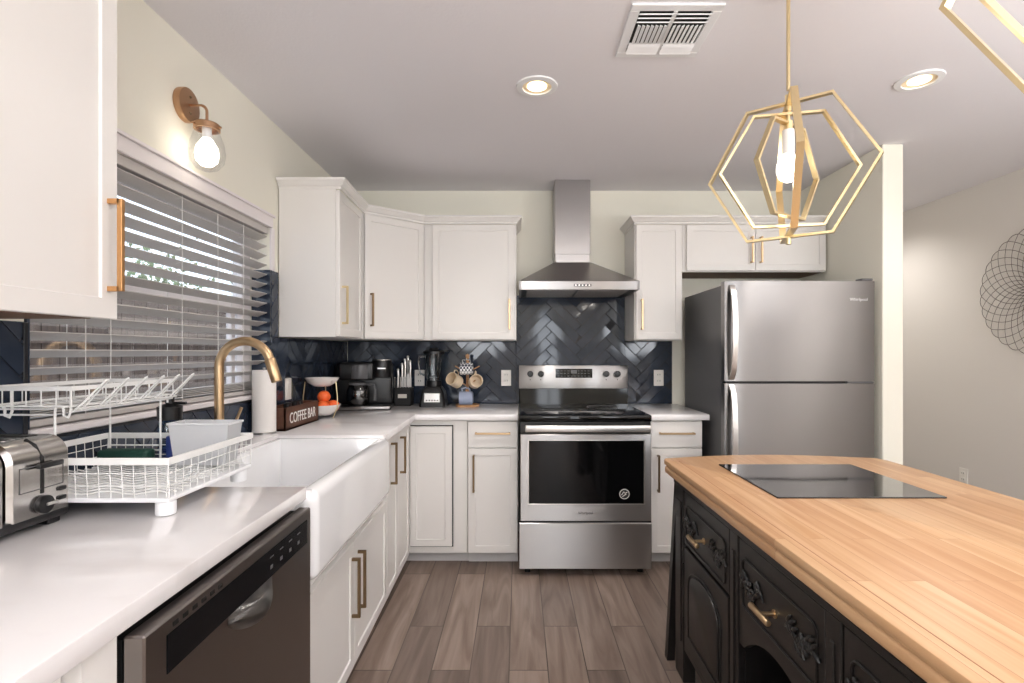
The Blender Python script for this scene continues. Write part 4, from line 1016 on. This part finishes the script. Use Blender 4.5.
# two-tier fruit stand
t = thing('fruit_stand', 'two-tier white marble fruit bowl stand on gold wire', 'fruit bowl', (-1.118, 2.982, CT))
def bowl(z, r, h): return MB().lathe([(0, z), (r*.45, z+.002), (r*.8, z+h*.45), (r, z+h), (r-.006, z+h), (r*.78, z+h*.5), (r*.43, z+.010), (0, z+.009)], n=36)
bowl(.012, .103, .062).build('lower_bowl', 'marble', t, local=True); bowl(.175, .094, .05).build('upper_bowl', 'marble', t, local=True)
for a in (R(-20), R(100), R(220)):
    MB().tube([(.075*math.cos(a), .075*math.sin(a), 0), (.105*math.cos(a), .105*math.sin(a), .06), (.105*math.cos(a), .105*math.sin(a), .12), (.095*math.cos(a), .095*math.sin(a), .205)], .0028, 7).build('support', 'gold', t, local=True)
for k, (x, y, z, r) in enumerate(((.02, -.045, .064, .037), (.052, .03, .062, .036), (-.045, -.02, .062, .036), (-.01, .055, .062, .036), (.012, -.005, .118, .036))):
    mb = MB(); mb.sph((-1.118+x, 2.982+y, CT+z), r, (1, 1, .94), 24)
    mb.build('orange', 'orange', None, label=('orange at the front of the lower fruit bowl', 'orange at the right side of the lower fruit bowl', 'orange at the left side of the lower fruit bowl', 'orange at the back of the lower fruit bowl', 'orange on top of the pile in the lower fruit bowl')[k], cat='orange', group='oranges in the lower bowl')

# coffee maker
t = thing('coffee_maker', 'black double coffee maker with a glass carafe in the corner', 'coffee maker', (-1.003, 3.445, CT), R(8))
MB().box(-.2, -.11, 0, .17, .11, .028, .012, 3).build('base', 'black_plastic', t, local=True)
MB().box(-.155, -.12, .004, .165, -.10, .026, .008, 3).build('base_trim', 'steel', t, local=True)
MB().box(-.2, .02, .02, .165, .11, .30, .02, 3).build('tower', 'black_plastic', t, local=True)
MB().box(-.165, -.085, .19, .06, .1, .305, .018, 3).build('brew_head', 'black_plastic', t, local=True)
MB().cyl((-.03, -.045, .245), .065, .09, n=32, bev=.004).build('filter_drum', 'grey_plastic', t, local=True)
MB().cyl((.105, -.035, .262), .062, .115, n=32, bev=.006).build('pod_head', 'black_plastic', t, local=True)
MB().cyl((.105, -.035, .312), .060, .022, n=32, bev=.003).build('pod_ring', 'steel_bright', t, local=True)
MB().box(.085, -.099, .262, .135, -.094, .270).build('badge', 'badge', t, local=True)
c = (-.045, -.035, .03)
MB().lathe([(0, 0), (.062, .002), (.072, .03), (.072, .09), (.058, .125), (.052, .13)], c, 32).build('carafe', 'carafe_glass', t, local=True)
MB().lathe([(0, .003), (.058, .004), (.066, .03), (.066, .06), (0, .061)], c, 28).build('coffee', 'black_glass', t, local=True)
MB().lathe([(0, .13), (.056, .128), (.058, .142), (.02, .15), (0, .15)], c, 28).tube([(c[0]+.05, c[1]-.02, c[2]+.135), (c[0]+.105, c[1]-.045, c[2]+.13), (c[0]+.115, c[1]-.05, c[2]+.10), (c[0]+.112, c[1]-.048, c[2]+.03)], .008, 8).build('carafe_lid', 'grey_plastic', t, local=True)

# knife block and knives
t = thing('knife_block', 'black knife block with a pale label beside the coffee maker', 'knife block', (-.80, 3.645, CT))
MB().box(-.058, -.045, 0, .058, .06, .125, .004).build('block', 'black_matte', t, local=True)
MB().box(-.03, -.0475, .055, .03, -.044, .082, .0005).build('label_plate', 'label_pale', t, local=True)
kn = [(-.042, .2), (-.018, .24), (.004, .27), (.022, .29), (.044, .26)]
for k, (x, h) in enumerate(kn):
    y = (.02, .04, .03, .045, .01)[k]
    n_ = thing('knife', 'steel-handled knife standing in the block, %s' % ('leftmost', 'second from the left', 'in the middle', 'second from the right', 'rightmost')[k], 'knife', (-.80+x, 3.645+y-.01, CT+.127), 0, 'knives in the black block')
    MB().box(-.009, -.0012, 0.0, .009, .0012, h-.19, .0003).build('blade', 'steel_bright', n_, local=True)
    MB().tube([(0, 0, h-.2), (0.0, -.002, h-.16), (.002, -.002, h-.125), (-.001, -.002, h-.08)], .0085, 8).sph((-.001, -.002, h-.08), .0105, n=10).build('grip', 'steel_bright', n_, local=True)
for k in range(6):
    n_ = MB().box(-.853+k*.019, 3.597, CT+.1265, -.849+k*.019, 3.5995, CT+.195, .0008).sph((-.851+k*.019, 3.598, CT+.195), .0045, n=8)
    n_.build('steak_knife', 'steel_bright', None, label='thin steel handled steak knife in the front row of the knife block', cat='knife', group='steak knives in the front row')

# blender
t = thing('blender', 'black and silver blender with a glass jar left of the mug tree', 'blender', (-.585, 3.61, CT))
mb = MB(); b = bmesh.new()
lv = [(.088, .082, 0), (.088, .082, .02), (.075, .072, .10), (.052, .055, .135)]; rg = []
for hx, hy, z in lv:
    rg.append([b.verts.new((hx*sx*(1 if k_ else .82), hy*sy_*(.82 if k_ else 1), z)) for sx, sy_, k_ in ((1, -1, 1), (1, 1, 1), (1, 1, 0), (-1, 1, 0), (-1, 1, 1), (-1, -1, 1), (-1, -1, 0), (1, -1, 0))])
for i in range(3):
    for k in range(8): b.faces.new((rg[i][k], rg[i][(k+1) % 8], rg[i+1][(k+1) % 8], rg[i+1][k]))
b.faces.new(rg[0][::-1]); b.faces.new(rg[-1]); bmesh.ops.recalc_face_normals(b, faces=b.faces); mb._merge(b)
bb = mb.build('base', 'black_plastic', t, local=True)
MB().box(-.055, -.083, .03, .055, -.073, .095, .004, rot=Matrix.Rotation(R(-8), 3, 'X')).build('control_panel', 'steel_bright', bb, local=True)
for k in range(5): MB().box(-.04+k*.018, -.087, .042, -.03+k*.018, -.083, .050, .001).build('button', 'black_plastic', bb, local=True)
MB().cyl((0, 0, .15), .052, .05, n=28, bev=.004).build('collar', 'black_plastic', t, local=True)
MB().lathe([(.045, .172), (.05, .2), (.068, .35), (.07, .365)], n=28).tube([(-.062, 0, .34), (-.10, 0, .34), (-.108, 0, .30), (-.095, 0, .225), (-.06, 0, .21)], .007, 8).build('jar', 'jar_glass', t, local=True)
MB().lathe([(0, .4), (.03, .4), (.034, .385), (.06, .38), (.074, .375), (.074, .36), (0, .358)], n=28).box(.05, -.02, .37, .10, .02, .385, .004).build('lid', 'black_plastic', t, local=True)
MB().cyl((0, 0, .19), .008, .03, n=10).box(-.03, -.004, .195, .03, .004, .199).build('blade', 'steel_bright', t, local=True)

# mug tree and mugs
mx_, my_ = -.353, 3.60
t = thing('mug_tree', 'pale wooden mug tree on a round base beside the range', 'mug tree', (mx_, my_, CT))
MB().lathe([(0, 0), (.08, 0), (.082, .006), (.08, .014), (0, .015)], n=36).build('base', 'pale_wood', t, local=True)
MB().lathe([(0, .014), (.010, .014), (.010, .33), (.014, .338), (.013, .352), (0, .36)], n=18).build('post', 'pale_wood', t, local=True)
for z, d in ((.285, (-1, -.2)), (.285, (1, -.2)), (.19, (-.7, -.75)), (.19, (.7, -.75)), (.25, (0, -1)), (.125, (0, -1))):
    v = Vector((d[0], d[1], 0)).normalized(); MB().tube([(0, 0, z-.055), (v.x*.085, v.y*.085, z-.01)], .0045, 8).build('peg', 'pale_wood', t, local=True)
def mug(name, label, mt, loc, rz, ry, r=.042, h=.085, inner=None):
    g = thing(name, label, 'mug', loc); g.rotation_euler = (ry[0], ry[1], rz)
    MB().lathe([(0, 0), (r*.85, 0), (r, .006), (r, h), (r-.004, h), (r-.005, .008), (0, .006)], n=28).build('cup', mt, g, local=True)
    MB().tube([(0, r-.002, h*.8), (0, r+.018, h*.82), (0, r+.026, h*.55), (0, r+.018, h*.25), (0, r-.002, h*.22)], .0045, 8).build('handle', mt, g, local=True)
    return g
# hung by the handle: the handle points up, the mouth to the room or the side
mug('mug', 'white mug with a dark checked pattern at the top of the mug tree', 'mug_dots', (mx_+.044, my_-.075, CT+.258), R(-90), (R(90), 0), .040, .085)
mug('mug', 'cream mug hanging on the left of the mug tree, mouth facing out', 'mug_cream', (mx_-.058, my_-.045, CT+.165), R(-30), (R(68), 0), .044, .085)
mug('mug', 'cream mug hanging on the right of the mug tree, mouth facing out', 'mug_cream', (mx_+.052, my_-.045, CT+.165), R(14), (R(78), 0), .044, .085)
mug('mug', 'pale blue mug hanging at the bottom of the mug tree', 'mug_blue', (mx_+.044, my_-.075, CT+.062), R(-90), (R(90), 0), .044, .09)
